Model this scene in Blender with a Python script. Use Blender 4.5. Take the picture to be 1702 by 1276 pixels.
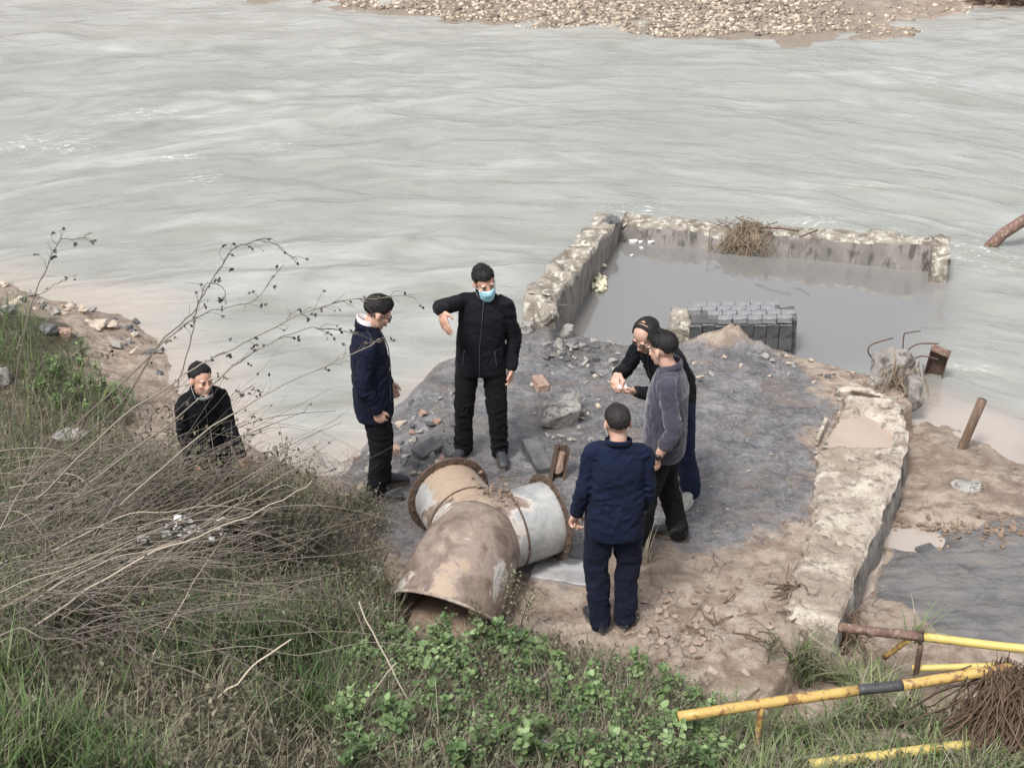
import bpy, bmesh, math, random
import numpy as np
from mathutils import Vector, Matrix, Euler, noise as mnoise

for _o in list(bpy.data.objects):
    bpy.data.objects.remove(_o)
random.seed(7)
rng = np.random.default_rng(11)
scene = bpy.context.scene
COL = scene.collection
R = math.radians

# ------------------------------------------------------------------ camera, sky, sun, exposure
CAM_H, PITCH, FPX = 5.6, 29.0, 2100.0
cam_d = bpy.data.cameras.new('camera')
cam = bpy.data.objects.new('camera', cam_d)
COL.objects.link(cam)
cam.location = (0, 0, CAM_H)
cam.rotation_euler = (R(90 - PITCH), 0, 0)
cam_d.sensor_width = 36
cam_d.lens = FPX / 1702 * 36
cam_d.clip_end = 500
scene.camera = cam

SUN_EL, SUN_AZ = 58.0, 215.0          # soft light from high behind the left shoulder
world = bpy.data.worlds.new('World')
scene.world = world
world.use_nodes = True
wn = world.node_tree.nodes
wl = world.node_tree.links
for n_ in list(wn):
    wn.remove(n_)
w_out = wn.new('ShaderNodeOutputWorld')
w_bg = wn.new('ShaderNodeBackground')
w_sky = wn.new('ShaderNodeTexSky')
w_sky.sky_type = 'NISHITA'
w_sky.sun_disc = False
w_sky.sun_elevation = R(SUN_EL)
w_sky.sun_rotation = R(SUN_AZ)
w_sky.dust_density = 4.0
w_sky.air_density = 1.2
w_hs = wn.new('ShaderNodeHueSaturation')       # an overcast, almost colourless sky
w_hs.inputs['Saturation'].default_value = 0.26
w_bg.inputs['Strength'].default_value = 0.122
wl.new(w_sky.outputs[0], w_hs.inputs['Color'])
wl.new(w_hs.outputs[0], w_bg.inputs['Color'])
wl.new(w_bg.outputs[0], w_out.inputs['Surface'])

sun_d = bpy.data.lights.new('sun', 'SUN')
sun_d.energy = 1.95
sun_d.angle = R(12)
sun_d.color = (1.0, 0.985, 0.96)
sun = bpy.data.objects.new('sun', sun_d)
COL.objects.link(sun)
_az = R(SUN_AZ)
_dir = Vector((math.sin(_az) * math.cos(R(SUN_EL)), math.cos(_az) * math.cos(R(SUN_EL)), math.sin(R(SUN_EL))))
sun.rotation_euler = _dir.to_track_quat('Z', 'Y').to_euler()

vs = scene.view_settings
vs.view_transform = 'Standard'
vs.look = 'None'
vs.gamma = 1
vs.use_curve_mapping = False
vs.exposure = 0.80
scene.cycles.max_bounces = 6
scene.cycles.diffuse_bounces = 3

# ------------------------------------------------------------------ survey helpers
_ct, _st = math.cos(R(PITCH)), math.sin(R(PITCH))
def ray(u, v):
    x = (u - 851) / FPX
    y = -(v - 638) / FPX
    return Vector((x, _ct + y * _st, -_st + y * _ct))
def site(u, v, z=0.0):                # survey point on the level z
    r = ray(u, v)
    s = (z - CAM_H) / r.z
    return Vector((r.x * s, r.y * s, z))
def at_y(u, v, y):                    # survey point at ground distance y
    r = ray(u, v)
    s = y / r.y
    return Vector((r.x * s, y, CAM_H + r.z * s))
def sites(lst, z=0.0):
    return [site(u, v, z) for u, v in lst]

# ------------------------------------------------------------------ noise (vectorised value noise)
def _hash(ix, iy, iz, seed):
    h = (ix * 374761393 + iy * 668265263 + iz * 2147483647 + seed * 1274126177) & 0xFFFFFFFF
    h = ((h ^ (h >> 13)) * 1274126177) & 0xFFFFFFFF
    h = ((h ^ (h >> 16)) * 2246822519) & 0xFFFFFFFF
    return ((h ^ (h >> 15)) & 0xFFFFFF) / float(0xFFFFFF)
def vnoise(p, seed=0):
    p = np.asarray(p, float)
    if p.shape[1] == 2:
        p = np.concatenate([p, np.zeros((len(p), 1))], 1)
    i = np.floor(p).astype(np.int64)
    f = p - i
    f = f * f * (3 - 2 * f)
    out = np.zeros(len(p))
    for dx in (0, 1):
        wx = f[:, 0] if dx else 1 - f[:, 0]
        for dy in (0, 1):
            wy = f[:, 1] if dy else 1 - f[:, 1]
            for dz in (0, 1):
                wz = f[:, 2] if dz else 1 - f[:, 2]
                out += wx * wy * wz * _hash(i[:, 0] + dx, i[:, 1] + dy, i[:, 2] + dz, seed)
    return out * 2 - 1
def fbm(p, oct=4, seed=0, gain=0.5, lac=2.03):
    p = np.asarray(p, float)
    a, s, tot = 1.0, np.zeros(len(p)), 0.0
    for k in range(oct):
        s += a * vnoise(p, seed + k * 17)
        tot += a
        a *= gain
        p = p * lac
    return s / tot
def sstep(a, b, x):
    t = np.clip((x - a) / (b - a), 0, 1)
    return t * t * (3 - 2 * t)
def poly_sd(P, poly):                 # signed distance, positive inside
    P = np.asarray(P, float)
    V = np.array([(p[0], p[1]) for p in poly])
    d = np.full(len(P), 1e9)
    ins = np.zeros(len(P), bool)
    for i in range(len(V)):
        a, b = V[i], V[(i + 1) % len(V)]
        e = b - a
        w = P - a
        t = np.clip((w @ e) / max(e @ e, 1e-9), 0, 1)
        q = w - t[:, None] * e
        d = np.minimum(d, (q * q).sum(1))
        c1 = (a[1] > P[:, 1]) != (b[1] > P[:, 1])
        with np.errstate(divide='ignore', invalid='ignore'):
            xx = (b[0] - a[0]) * (P[:, 1] - a[1]) / (b[1] - a[1] + 1e-12) + a[0]
        ins ^= c1 & (P[:, 0] < xx)
    d = np.sqrt(d)
    return np.where(ins, d, -d)

# ------------------------------------------------------------------ object helpers
def tag(o, label=None, cat=None, group=None, kind=None):
    if label: o['label'] = label
    if cat: o['category'] = cat
    if group: o['group'] = group
    if kind: o['kind'] = kind
    return o
def empty(name, loc=(0, 0, 0), rot=(0, 0, 0), label=None, cat=None, group=None):
    o = bpy.data.objects.new(name, None)
    COL.objects.link(o)
    o.empty_display_size = 0.1
    o.location = loc
    o.rotation_euler = rot
    return tag(o, label, cat, group)
def link(name, me, m=None, parent=None, loc=None, rot=None, scale=None):
    o = bpy.data.objects.new(name, me)
    COL.objects.link(o)
    if m is not None and len(me.materials) == 0:
        me.materials.append(m)
    if parent is not None: o.parent = parent
    if loc is not None: o.location = loc
    if rot is not None: o.rotation_euler = rot
    if scale is not None: o.scale = scale
    return o
def mesh_np(name, verts, faces, smooth=True):
    me = bpy.data.meshes.new(name)
    if isinstance(faces, np.ndarray):
        n, k = faces.shape
        verts = np.asarray(verts, np.float32)
        me.vertices.add(len(verts))
        me.vertices.foreach_set('co', verts.ravel())
        me.loops.add(n * k)
        me.loops.foreach_set('vertex_index', faces.astype(np.int32).ravel())
        me.polygons.add(n)
        me.polygons.foreach_set('loop_start', np.arange(0, n * k, k, dtype=np.int32))
        me.polygons.foreach_set('loop_total', np.full(n, k, np.int32))
        me.update(calc_edges=True)
    else:
        me.from_pydata([tuple(v) for v in verts], [], faces)
        me.update()
    if smooth:
        me.polygons.foreach_set('use_smooth', np.ones(len(me.polygons), bool))
    return me
def set_attr(me, name, arr):          # per-vertex colour attribute
    arr = np.asarray(arr, np.float32)
    if arr.shape[1] == 3:
        arr = np.concatenate([arr, np.ones((len(arr), 1), np.float32)], 1)
    a = me.color_attributes.new(name, 'FLOAT_COLOR', 'POINT')
    a.data.foreach_set('color', arr.ravel())

class MB:
    """collects closed shapes into one mesh"""
    def __init__(s):
        s.v, s.f, s.c = [], [], []
    def add(s, vs_, fs_, col=None):
        o = len(s.v)
        s.v.extend([tuple(v) for v in vs_])
        s.f.extend([tuple(i + o for i in f) for f in fs_])
        if col is not None:
            s.c.extend([col] * len(vs_))
    def box(s, c, h, M=None):
        vs_ = [Vector((sx * h[0], sy * h[1], sz * h[2])) for sx in (-1, 1) for sy in (-1, 1) for sz in (-1, 1)]
        if M is not None: vs_ = [M @ v for v in vs_]
        vs_ = [v + Vector(c) for v in vs_]
        s.add(vs_, [(0, 1, 3, 2), (4, 6, 7, 5), (0, 4, 5, 1), (2, 3, 7, 6), (0, 2, 6, 4), (1, 5, 7, 3)])
    def tube(s, pts, rad, seg=8, cap=True, col=None):
        pts = [Vector(p) for p in pts]
        n = len(pts)
        if not hasattr(rad, '__len__'): rad = [rad] * n
        up = None
        vs_, fs_ = [], []
        for i in range(n):
            t = (pts[min(i + 1, n - 1)] - pts[max(i - 1, 0)])
            if t.length < 1e-9: t = Vector((0, 0, 1))
            t.normalize()
            if up is None:
                up = t.orthogonal().normalized()
            up = up - t * up.dot(t)
            if up.length < 1e-6: up = t.orthogonal()
            up.normalize()
            b = t.cross(up)
            for k in range(seg):
                a = 2 * math.pi * k / seg
                vs_.append(pts[i] + (up * math.cos(a) + b * math.sin(a)) * rad[i])
        for i in range(n - 1):
            for k in range(seg):
                k2 = (k + 1) % seg
                fs_.append((i * seg + k, i * seg + k2, (i + 1) * seg + k2, (i + 1) * seg + k))
        if cap:
            fs_.append(tuple(range(seg - 1, -1, -1)))
            fs_.append(tuple((n - 1) * seg + k for k in range(seg)))
        s.add(vs_, fs_, col)
    def chain(s, pts, rad, seg=14):   # limb: tube with rounded ends
        pts = [Vector(p) for p in pts]
        d0 = (pts[0] - pts[1]).normalized()
        d1 = (pts[-1] - pts[-2]).normalized()
        r0, r1 = rad[0], rad[-1]
        P = [pts[0] + d0 * r0 * k for k in (0.95, 0.7, 0.35)] + pts + [pts[-1] + d1 * r1 * k for k in (0.35, 0.7, 0.95)]
        Q = [r0 * k for k in (0.3, 0.71, 0.94)] + list(rad) + [r1 * k for k in (0.94, 0.71, 0.3)]
        s.tube(P, Q, seg)
    def ell(s, c, r, M=None, seg=18, rings=12):
        c = Vector(c)
        vs_, fs_ = [], []
        for i in range(1, rings):
            th = math.pi * i / rings
            for k in range(seg):
                ph = 2 * math.pi * k / seg
                v = Vector((r[0] * math.sin(th) * math.cos(ph), r[1] * math.sin(th) * math.sin(ph), r[2] * math.cos(th)))
                if M is not None: v = M @ v
                vs_.append(c + v)
        top, bot = Vector((0, 0, r[2])), Vector((0, 0, -r[2]))
        if M is not None: top, bot = M @ top, M @ bot
        vs_ += [c + top, c + bot]
        nt, nb = len(vs_) - 2, len(vs_) - 1
        for i in range(rings - 2):
            for k in range(seg):
                k2 = (k + 1) % seg
                fs_.append((i * seg + k, (i + 1) * seg + k, (i + 1) * seg + k2, i * seg + k2))
        for k in range(seg):
            k2 = (k + 1) % seg
            fs_.append((nt, k, k2))
            fs_.append((nb, (rings - 2) * seg + k2, (rings - 2) * seg + k))
        s.add(vs_, fs_)
    def loft(s, rings, seg=28, p=2.4):  # rings: (centre, xvec, yvec)
        vs_, fs_ = [], []
        for c, xv, yv in rings:
            for k in range(seg):
                a = 2 * math.pi * k / seg
                ca, sa = math.cos(a), math.sin(a)
                e = 2.0 / p
                x = math.copysign(abs(ca) ** e, ca)
                y = math.copysign(abs(sa) ** e, sa)
                vs_.append(Vector(c) + Vector(xv) * x + Vector(yv) * y)
        n = len(rings)
        for i in range(n - 1):
            for k in range(seg):
                k2 = (k + 1) % seg
                fs_.append((i * seg + k, i * seg + k2, (i + 1) * seg + k2, (i + 1) * seg + k))
        fs_.append(tuple(range(seg - 1, -1, -1)))
        fs_.append(tuple((n - 1) * seg + k for k in range(seg)))
        s.add(vs_, fs_)
    def mesh(s, name, smooth=True):
        me = mesh_np(name, s.v, s.f, smooth)
        if s.c: set_attr(me, 'tint', np.array(s.c))
        return me
    def build(s, name, m, parent=None, smooth=True, **k):
        return link(name, s.mesh(name, smooth), m, parent, **k)

def bake_mods(o):
    dg = bpy.context.evaluated_depsgraph_get()
    me = bpy.data.meshes.new_from_object(o.evaluated_get(dg), depsgraph=dg)
    o.modifiers.clear()
    old = o.data
    o.data = me
    bpy.data.meshes.remove(old)
    return o
def remeshed(mb, name, m, voxel, smooth_it=4, parent=None, ratio=None, smooth_f=0.5):
    o = link(name, mb.mesh(name), m)
    md = o.modifiers.new('r', 'REMESH')
    md.mode = 'VOXEL'
    md.voxel_size = voxel
    md.use_smooth_shade = True
    if smooth_it:
        ms = o.modifiers.new('s', 'SMOOTH')
        ms.iterations = smooth_it
        ms.factor = smooth_f
    bake_mods(o)
    if parent is not None: o.parent = parent
    return o
def verts_np(me):
    a = np.empty(len(me.vertices) * 3, np.float32)
    me.vertices.foreach_get('co', a)
    return a.reshape(-1, 3).astype(float)
def normals_np(me):
    a = np.empty(len(me.vertices) * 3, np.float32)
    me.vertices.foreach_get('normal', a)
    return a.reshape(-1, 3).astype(float)
def put_verts(me, P):
    me.vertices.foreach_set('co', np.asarray(P, np.float32).ravel())
    me.update()

# ------------------------------------------------------------------ materials
def nodes_of(m):
    return m.node_tree.nodes, m.node_tree.links
def new_mat(name):
    m = bpy.data.materials.new(name)
    m.use_nodes = True
    return m, m.node_tree.nodes, m.node_tree.links, m.node_tree.nodes['Principled BSDF']
def tex(n, l, kind, vec, **inp):
    t = n.new({'noise': 'ShaderNodeTexNoise', 'vor': 'ShaderNodeTexVoronoi', 'wave': 'ShaderNodeTexWave'}[kind])
    for k, v in inp.items():
        if k == 'feature': t.feature = v
        else: t.inputs[k].default_value = v
    if vec is not None: l.new(vec, t.inputs['Vector'])
    return t
def ramp(n, l, fac, stops):
    r = n.new('ShaderNodeValToRGB')
    e = r.color_ramp.elements
    while len(e) < len(stops): e.new(0.5)
    for i, (p, c) in enumerate(stops):
        e[i].position = p
        e[i].color = (c, c, c, 1) if not hasattr(c, '__len__') else (*c[:3], 1)
    l.new(fac, r.inputs[0])
    return r.outputs[0]
def mix(n, l, fac, a, b, mode='MIX'):
    x = n.new('ShaderNodeMix')
    x.data_type = 'RGBA'
    x.blend_type = mode
    for sock, val in ((x.inputs[0], fac), (x.inputs[6], a), (x.inputs[7], b)):
        if hasattr(val, 'is_linked') or isinstance(val, bpy.types.NodeSocket): l.new(val, sock)
        elif hasattr(val, '__len__'): sock.default_value = (*val[:3], 1)
        else: sock.default_value = val
    return x.outputs[2]
def math_n(n, l, op, a, b=None):
    x = n.new('ShaderNodeMath')
    x.operation = op
    for i, val in enumerate((a, b)):
        if val is None: continue
        if isinstance(val, bpy.types.NodeSocket): l.new(val, x.inputs[i])
        else: x.inputs[i].default_value = val
    return x.outputs[0]
def bump(n, l, h, strength, dist, prev=None):
    b = n.new('ShaderNodeBump')
    b.inputs['Strength'].default_value = strength
    b.inputs['Distance'].default_value = dist
    l.new(h, b.inputs['Height'])
    if prev is not None: l.new(prev, b.inputs['Normal'])
    return b.outputs[0]
def coords(n, l, kind='Object', scale=None, rot=None):
    t = n.new('ShaderNodeTexCoord').outputs[kind]
    if scale is None: return t
    m = n.new('ShaderNodeMapping')
    m.inputs['Scale'].default_value = scale
    if rot: m.inputs['Rotation'].default_value = rot
    l.new(t, m.inputs['Vector'])
    return m.outputs[0]
def simple(name, c1, c2=None, scale=8, rough=0.8, bumps=0.0, bscale=60, bdist=0.005, spec=0.5, c3=None, spots=None, metal=0.0, rot=None, stretch=(1, 1, 1), patch=(0.35, 0.65)):
    m, n, l, b = new_mat(name)
    co = coords(n, l, 'Object', stretch)
    c2 = c2 or tuple(x * 0.7 for x in c1)
    t = tex(n, l, 'noise', co, Scale=scale, Detail=8.0, Roughness=0.62)
    col = ramp(n, l, t.outputs[0], [(patch[0], c1), (patch[1], c2)])
    if c3:
        t3 = tex(n, l, 'noise', co, Scale=scale * (spots or 3.1), Detail=5.0, Roughness=0.6)
        f3 = ramp(n, l, t3.outputs[0], [(0.52, 0.0), (0.62, 1.0)])
        col = mix(n, l, f3, col, c3)
    l.new(col, b.inputs['Base Color'])
    b.inputs['Roughness'].default_value = rough
    b.inputs['Specular IOR Level'].default_value = spec
    b.inputs['Metallic'].default_value = metal
    if bumps:
        tb = tex(n, l, 'noise', co, Scale=bscale, Detail=6.0, Roughness=0.65)
        l.new(bump(n, l, tb.outputs[0], bumps, bdist), b.inputs['Normal'])
    return m
# ------------------------------------------------------------------ the ground
ZW = -0.30                                   # river level
shore_px = [(-900, 330), (-300, 400), (0, 440), (62, 462), (150, 477), (230, 497), (275, 545), (296, 600), (350, 655), (420, 705),
            (500, 738), (556, 748), (600, 705), (640, 665), (700, 632), (760, 600), (868, 548), (905, 552), (950, 562), (1000, 580),
            (1090, 588), (1200, 590), (1300, 603), (1370, 622), (1430, 640), (1490, 655), (1512, 690)]
shore = [site(u, v, -0.12) for u, v in shore_px]
edge_px = [(1512, 690), (1510, 740), (1480, 830), (1446, 900), (1404, 1010), (1385, 1075)]
edge = [site(u, v, 0.03) for u, v in edge_px]
mud_px = [(1500, 640), (1560, 668), (1640, 706), (1720, 752), (1900, 830), (2400, 980)]
mudline = [site(u, v, ZW) for u, v in mud_px]
land_main = [tuple(p[:2]) for p in shore] + [(p[0] - 0.22, p[1]) for p in edge] + [(1.6, 6.0), (1.6, -12), (-20, -12), (-20, 12)]
land_mud = [(p[0] - 0.55, p[1]) for p in edge[::-1]][1:] + [tuple(p[:2]) for p in mudline] + [(20, -12), (0.9, -12), (0.9, 6.4)]
slab_px = [(556, 748), (640, 665), (760, 600), (868, 548), (950, 562), (1090, 588), (1300, 603), (1430, 640), (1512, 690), (1510, 740), (1446, 900),
           (1404, 1010), (1385, 1075), (1250, 1120), (1110, 1110), (980, 1060), (870, 1020), (680, 950), (640, 880), (575, 800)]
slab = [tuple(site(u, v, 0)[:2]) for u, v in slab_px]
dark_px = [(560, 700), (600, 640), (740, 560), (868, 500), (1000, 540), (1290, 575), (1370, 640), (1340, 745), (1310, 830), (1270, 900), (1100, 905), (1000, 900), (960, 960), (880, 960), (840, 930),
           (680, 940), (630, 880), (590, 790)]
dark = [tuple(site(u, v, 0)[:2]) for u, v in dark_px]
wetgrey = [tuple(site(u, v, -0.4)[:2]) for u, v in [(1450, 985), (1480, 905), (1560, 893), (1720, 893), (1900, 930), (1900, 1100), (1560, 1075), (1460, 1010)]]
toe_x = np.array([-20, -4.2, -2.9, -1.9, -1.1, -0.75, 0.1, 0.6, 1.1, 1.7, 2.3, 2.8, 3.6, 20])
toe_y = np.array([9.0, 8.6, 7.9, 7.3, 7.05, 7.0, 6.55, 6.28, 6.02, 5.92, 6.1, 6.05, 5.9, 5.6])

strip_poly = [tuple(site(u, v, 0.03)[:2]) for u, v in [(1400, 628), (1386, 690), (1350, 745), (1342, 850), (1318, 930), (1300, 1005), (1380, 1010), (1420, 900), (1455, 830), (1485, 745), (1490, 700), (1470, 655)]]
def height(x, y):
    x = np.atleast_1d(np.asarray(x, float)); y = np.atleast_1d(np.asarray(y, float))
    P = np.stack([x, y], 1)
    n1 = fbm(P * 1.3, 4, 3); n2 = fbm(P * 5.5, 4, 5); n3 = fbm(P * 17, 3, 9)
    sd = poly_sd(P, land_main) + n1 * 0.10 + n2 * 0.05
    left = sstep(-0.6, -1.5, x)
    slabh = -1.3 + 1.3 * sstep(np.where(x > 1.45, -0.12, -0.75), np.where(x > 1.45, 0.0, 0.12), np.where(x > 1.45, poly_sd(P, land_main), sd))
    beach = np.minimum(-0.42 + 0.34 * (sd + 0.25), 0.06 + 0.05 * np.clip(sd, 0, 4) + n1 * 0.08)
    beach = np.where(sd < -1.5, -1.0, np.maximum(beach, -1.0))
    h = slabh * (1 - left) + beach * left
    sm = poly_sd(P, land_mud)
    mudh = -0.345 + 0.10 * sstep(0.0, 0.8, sm + n1 * 0.2) - 0.02 * sstep(8.3, 7.8, y) + n1 * 0.015 + 0.012 * n2
    mudh = np.where(sm < 0, np.maximum(-1.2, -0.33 + sm * 0.4), mudh)
    h = np.maximum(h, np.where((sm > -2) & (x > 1.2), mudh, -1.3))
    # the bank climbs towards the viewer
    ty = np.interp(x, toe_x, toe_y)
    d = ty - y + n1 * 0.18
    rise = np.where(d > 0, 0.40 * d * sstep(0, 0.7, d), 0) * (1 - 0.15 * sstep(1.2, 2.2, x))
    rise = np.minimum(rise, 2.6 + 0.03 * np.clip(d, 0, 30))
    rough = 0.05 * sstep(0.0, 0.5, d)
    h = np.maximum(h, np.where(x > 1.2, -1.3 + 1.25 * sstep(-0.35, 0.15, d), -1.3))
    h = h + rise + n2 * (0.012 + rough) + n3 * (0.007 + rough * 0.5)
    inS = poly_sd(P, strip_poly)
    h = np.where(inS > 0.06, np.minimum(h, -0.12), h)
    # broken mud at the toe of the bank
    md = np.exp(-((x - 1.0) / 0.9) ** 2 - ((y - 6.55) / 0.45) ** 2)
    h = h + md * (0.075 * (0.5 - np.abs(n3)) * (0.6 + n2) + 0.03 * n2)
    # sand heap against the brick lump in the pool
    s0 = site(1205, 575, -0.15)
    h = h + 0.40 * np.exp(-((x - s0.x) / 0.36) ** 2 - ((y - s0.y - 0.02) / 0.36) ** 2) * (1 + 0.6 * n2)
    # scour hole beside the wall
    q = site(1520, 905, -0.35)
    h = h - 0.16 * np.exp(-((x - q.x) / 0.2) ** 2 - ((y - q.y) / 0.13) ** 2)
    # hollow under the pipe mouth
    pm_ = site(738, 1030, 0.0)
    h = h - 0.30 * np.exp(-((x - pm_.x) / 0.34) ** 2 - ((y - pm_.y) / 0.26) ** 2)
    # far bank
    fx = np.array([-60, -9, -5.0, -2.6, 0.0, 3.0, 7.0, 9.5, 12.0, 60])
    fy = np.array([38, 29.2, 27.6, 26.0, 25.0, 24.2, 24.3, 25.0, 26.2, 30])
    fd = y - np.interp(x, fx, fy) + n1 * 0.35
    far = np.clip(-0.36 + 0.10 * fd, -1.3, 1.6) + (n2 * 0.03 + n1 * 0.05) * sstep(-1, 1, fd)
    return np.maximum(h, np.where(fd > -9, far, -1.3))
def hz(x, y):
    return float(height(x, y)[0])
def hit(u, v, lo=3.0, hi=16.0):       # where the line of survey meets the ground
    r = ray(u, v)
    ys = np.arange(lo, hi, 0.04)
    s = ys / r.y
    zz = CAM_H + r.z * s
    g = height(r.x * s, ys)
    k = np.argmax(zz <= g)
    return Vector((r.x * s[k], ys[k], g[k]))

def grid(xs, ys):
    X, Y = np.meshgrid(xs, ys)
    nx, ny = len(xs), len(ys)
    i = np.arange(ny - 1)[:, None] * nx + np.arange(nx - 1)[None, :]
    f = np.stack([i, i + 1, i + nx + 1, i + nx], -1).reshape(-1, 4)
    return X.ravel(), Y.ravel(), f
xs = np.concatenate([np.linspace(-60, -9, 18)[:-1], np.linspace(-9, -4, 50)[:-1], np.linspace(-4, 4.3, 360), np.linspace(4.3, 10, 55)[1:], np.linspace(10, 60, 18)[1:]])
ys = np.concatenate([np.linspace(-12, 3.6, 22)[:-1], np.linspace(3.6, 10.8, 330), np.linspace(10.8, 14, 70)[1:], np.linspace(14, 22, 20)[1:], np.linspace(22, 31, 90)[1:], np.linspace(31, 90, 20)[1:]])
gx, gy, gf = grid(xs, ys)
gz = height(gx, gy)
P2 = np.stack([gx, gy], 1)
me = mesh_np('ground', np.stack([gx, gy, gz], 1), gf)
nA = fbm(P2 * 2.2, 4, 31); nB = fbm(P2 * 9, 3, 37)
ty = np.interp(gx, toe_x, toe_y)
veg = sstep(-0.12, 0.22, ty - gy + 0.25 * nA + 0.1 * nB)
lsd = poly_sd(P2, land_main)
veg = np.maximum(veg, sstep(-1.2, -1.7, gx + 0.4 * nA) * sstep(0.55, 1.25, lsd + 0.5 * nA) * (gy < 14))
rm = [site(u, v, 0.1) for u, v in ((1460, 1200), (1580, 1190))]
for q in rm:
    veg *= 1 - 0.95 * np.exp(-((gx - q.x) / 0.22) ** 2 - ((gy - q.y + 0.15) / 0.16) ** 2)
dk = sstep(-0.34, 0.30, poly_sd(P2, dark) + 0.30 * nA + 0.12 * nB)
_s0 = site(1205, 572, -0.15)
dk = dk * (1 - 0.95 * np.exp(-((gx - _s0.x) / 0.62) ** 2 - ((gy - _s0.y) / 0.50) ** 2))
gravel = sstep(22.5, 23.5, gy) * (1 - 0.85 * sstep(6.2, 8.2, gx + 1.5 * nA))
wetm = sstep(-0.12, 0.10, poly_sd(P2, wetgrey) + 0.22 * nA + 0.05 * nB)
set_attr(me, 'zone', np.stack([dk, veg, gravel, wetm], 1))

def ground_material():
    m, n, l, b = new_mat('ground')
    at = n.new('ShaderNodeAttribute'); at.attribute_name = 'zone'
    sp = n.new('ShaderNodeSeparateColor'); l.new(at.outputs['Color'], sp.inputs[0])
    co = coords(n, l, 'Object')
    nb = tex(n, l, 'noise', co, Scale=2.3, Detail=10.0, Roughness=0.66)
    nf = tex(n, l, 'noise', co, Scale=26.0, Detail=8.0, Roughness=0.7)
    nm = tex(n, l, 'noise', co, Scale=7.5, Detail=9.0, Roughness=0.68, Distortion=0.6)
    nff = tex(n, l, 'noise', co, Scale=90.0, Detail=5.0, Roughness=0.7)
    tan = ramp(n, l, nm.outputs[0], [(0.30, (0.15, 0.10, 0.072)), (0.42, (0.265, 0.20, 0.152)), (0.56, (0.40, 0.325, 0.262)), (0.72, (0.30, 0.245, 0.21))])
    slate = ramp(n, l, nf.outputs[0], [(0.32, (0.045, 0.044, 0.049)), (0.44, (0.128, 0.126, 0.132)), (0.55, (0.245, 0.242, 0.252)), (0.70, (0.42, 0.41, 0.42))])
    slate2 = ramp(n, l, nm.outputs[0], [(0.38, (0.09, 0.088, 0.097)), (0.5, (0.18, 0.177, 0.188)), (0.62, (0.30, 0.292, 0.30))])
    slate = mix(n, l, 0.60, slate, slate2)
    patchy = ramp(n, l, nb.outputs[0], [(0.34, (0.48, 0.46, 0.45)), (0.50, (0.80, 0.79, 0.78)), (0.66, (1.02, 1.01, 1.01))])
    slate = mix(n, l, 1.0, slate, patchy, 'MULTIPLY')
    smear = tex(n, l, 'noise', coords(n, l, 'Object', (1, 2.2, 1), (0, 0, R(35))), Scale=1.7, Detail=9.0, Roughness=0.68, Distortion=0.8)
    slate = mix(n, l, ramp(n, l, smear.outputs[0], [(0.50, 0.0), (0.64, 0.8)]), slate, (0.185, 0.15, 0.128))
    soil = ramp(n, l, nm.outputs[0], [(0.32, (0.035, 0.030, 0.018)), (0.55, (0.085, 0.075, 0.042)), (0.72, (0.15, 0.125, 0.085))])
    grav = ramp(n, l, nf.outputs[0], [(0.3, (0.13, 0.10, 0.08)), (0.7, (0.34, 0.28, 0.22))])
    def edge_mask(s, wob=0.55):
        a = math_n(n, l, 'SUBTRACT', nb.outputs[0], 0.5)
        a2 = math_n(n, l, 'SUBTRACT', nf.outputs[0], 0.5)
        a = math_n(n, l, 'MULTIPLY', a, wob * 1.5)
        a2 = math_n(n, l, 'MULTIPLY', a2, wob * 1.6)
        s = math_n(n, l, 'ADD', math_n(n, l, 'ADD', s, a), a2)
        return ramp(n, l, s, [(0.34, 0.0), (0.66, 1.0)])
    md = edge_mask(sp.outputs[0]); mv = edge_mask(sp.outputs[1]); mg = sp.outputs[2]
    brn = tex(n, l, 'noise', coords(n, l, 'Object', (1, 1.7, 1), (0, 0, R(25))), Scale=1.9, Detail=9.0, Roughness=0.66, Distortion=0.7)
    tan = mix(n, l, ramp(n, l, brn.outputs[0], [(0.46, 0.0), (0.62, 0.8)]), tan, (0.185, 0.13, 0.095))
    wp = n.new('ShaderNodeVectorMath'); wp.operation = 'MULTIPLY_ADD'
    l.new(nm.outputs['Color'], wp.inputs[0]); wp.inputs[1].default_value = (0.16, 0.16, 0.0); l.new(co, wp.inputs[2])
    vor = tex(n, l, 'vor', wp.outputs[0], Scale=7.5, feature='DISTANCE_TO_EDGE')
    crk = ramp(n, l, vor.outputs['Distance'], [(0.0, 1.0), (0.035, 0.0)])
    cz = ramp(n, l, nb.outputs[0], [(0.52, 0.0), (0.62, 0.9)])
    crk = math_n(n, l, 'MULTIPLY', crk, cz)
    tan = mix(n, l, math_n(n, l, 'MULTIPLY', crk, 0.8), tan, (0.11, 0.075, 0.055))
    c = mix(n, l, md, tan, slate)
    pink = ramp(n, l, nb.outputs[0], [(0.56, 0.0), (0.70, 0.55)])
    c = mix(n, l, pink, c, (0.30, 0.235, 0.21))
    wn_ = tex(n, l, 'noise', coords(n, l, 'Object', (1.0, 4.0, 1), (0, 0, R(20))), Scale=2.6, Detail=8.0, Roughness=0.6, Distortion=0.7)
    wc = ramp(n, l, wn_.outputs[0], [(0.32, (0.11, 0.105, 0.103)), (0.52, (0.175, 0.168, 0.165)), (0.70, (0.23, 0.20, 0.175))])
    wm_ = ramp(n, l, math_n(n, l, 'ADD', at.outputs['Alpha'], math_n(n, l, 'MULTIPLY', math_n(n, l, 'SUBTRACT', nm.outputs[0], 0.5), 0.5)), [(0.42, 0.0), (0.58, 1.0)])
    c = mix(n, l, wm_, c, wc)
    c = mix(n, l, mv, c, soil)
    c = mix(n, l, mg, c, grav)
    l.new(c, b.inputs['Base Color'])
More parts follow.
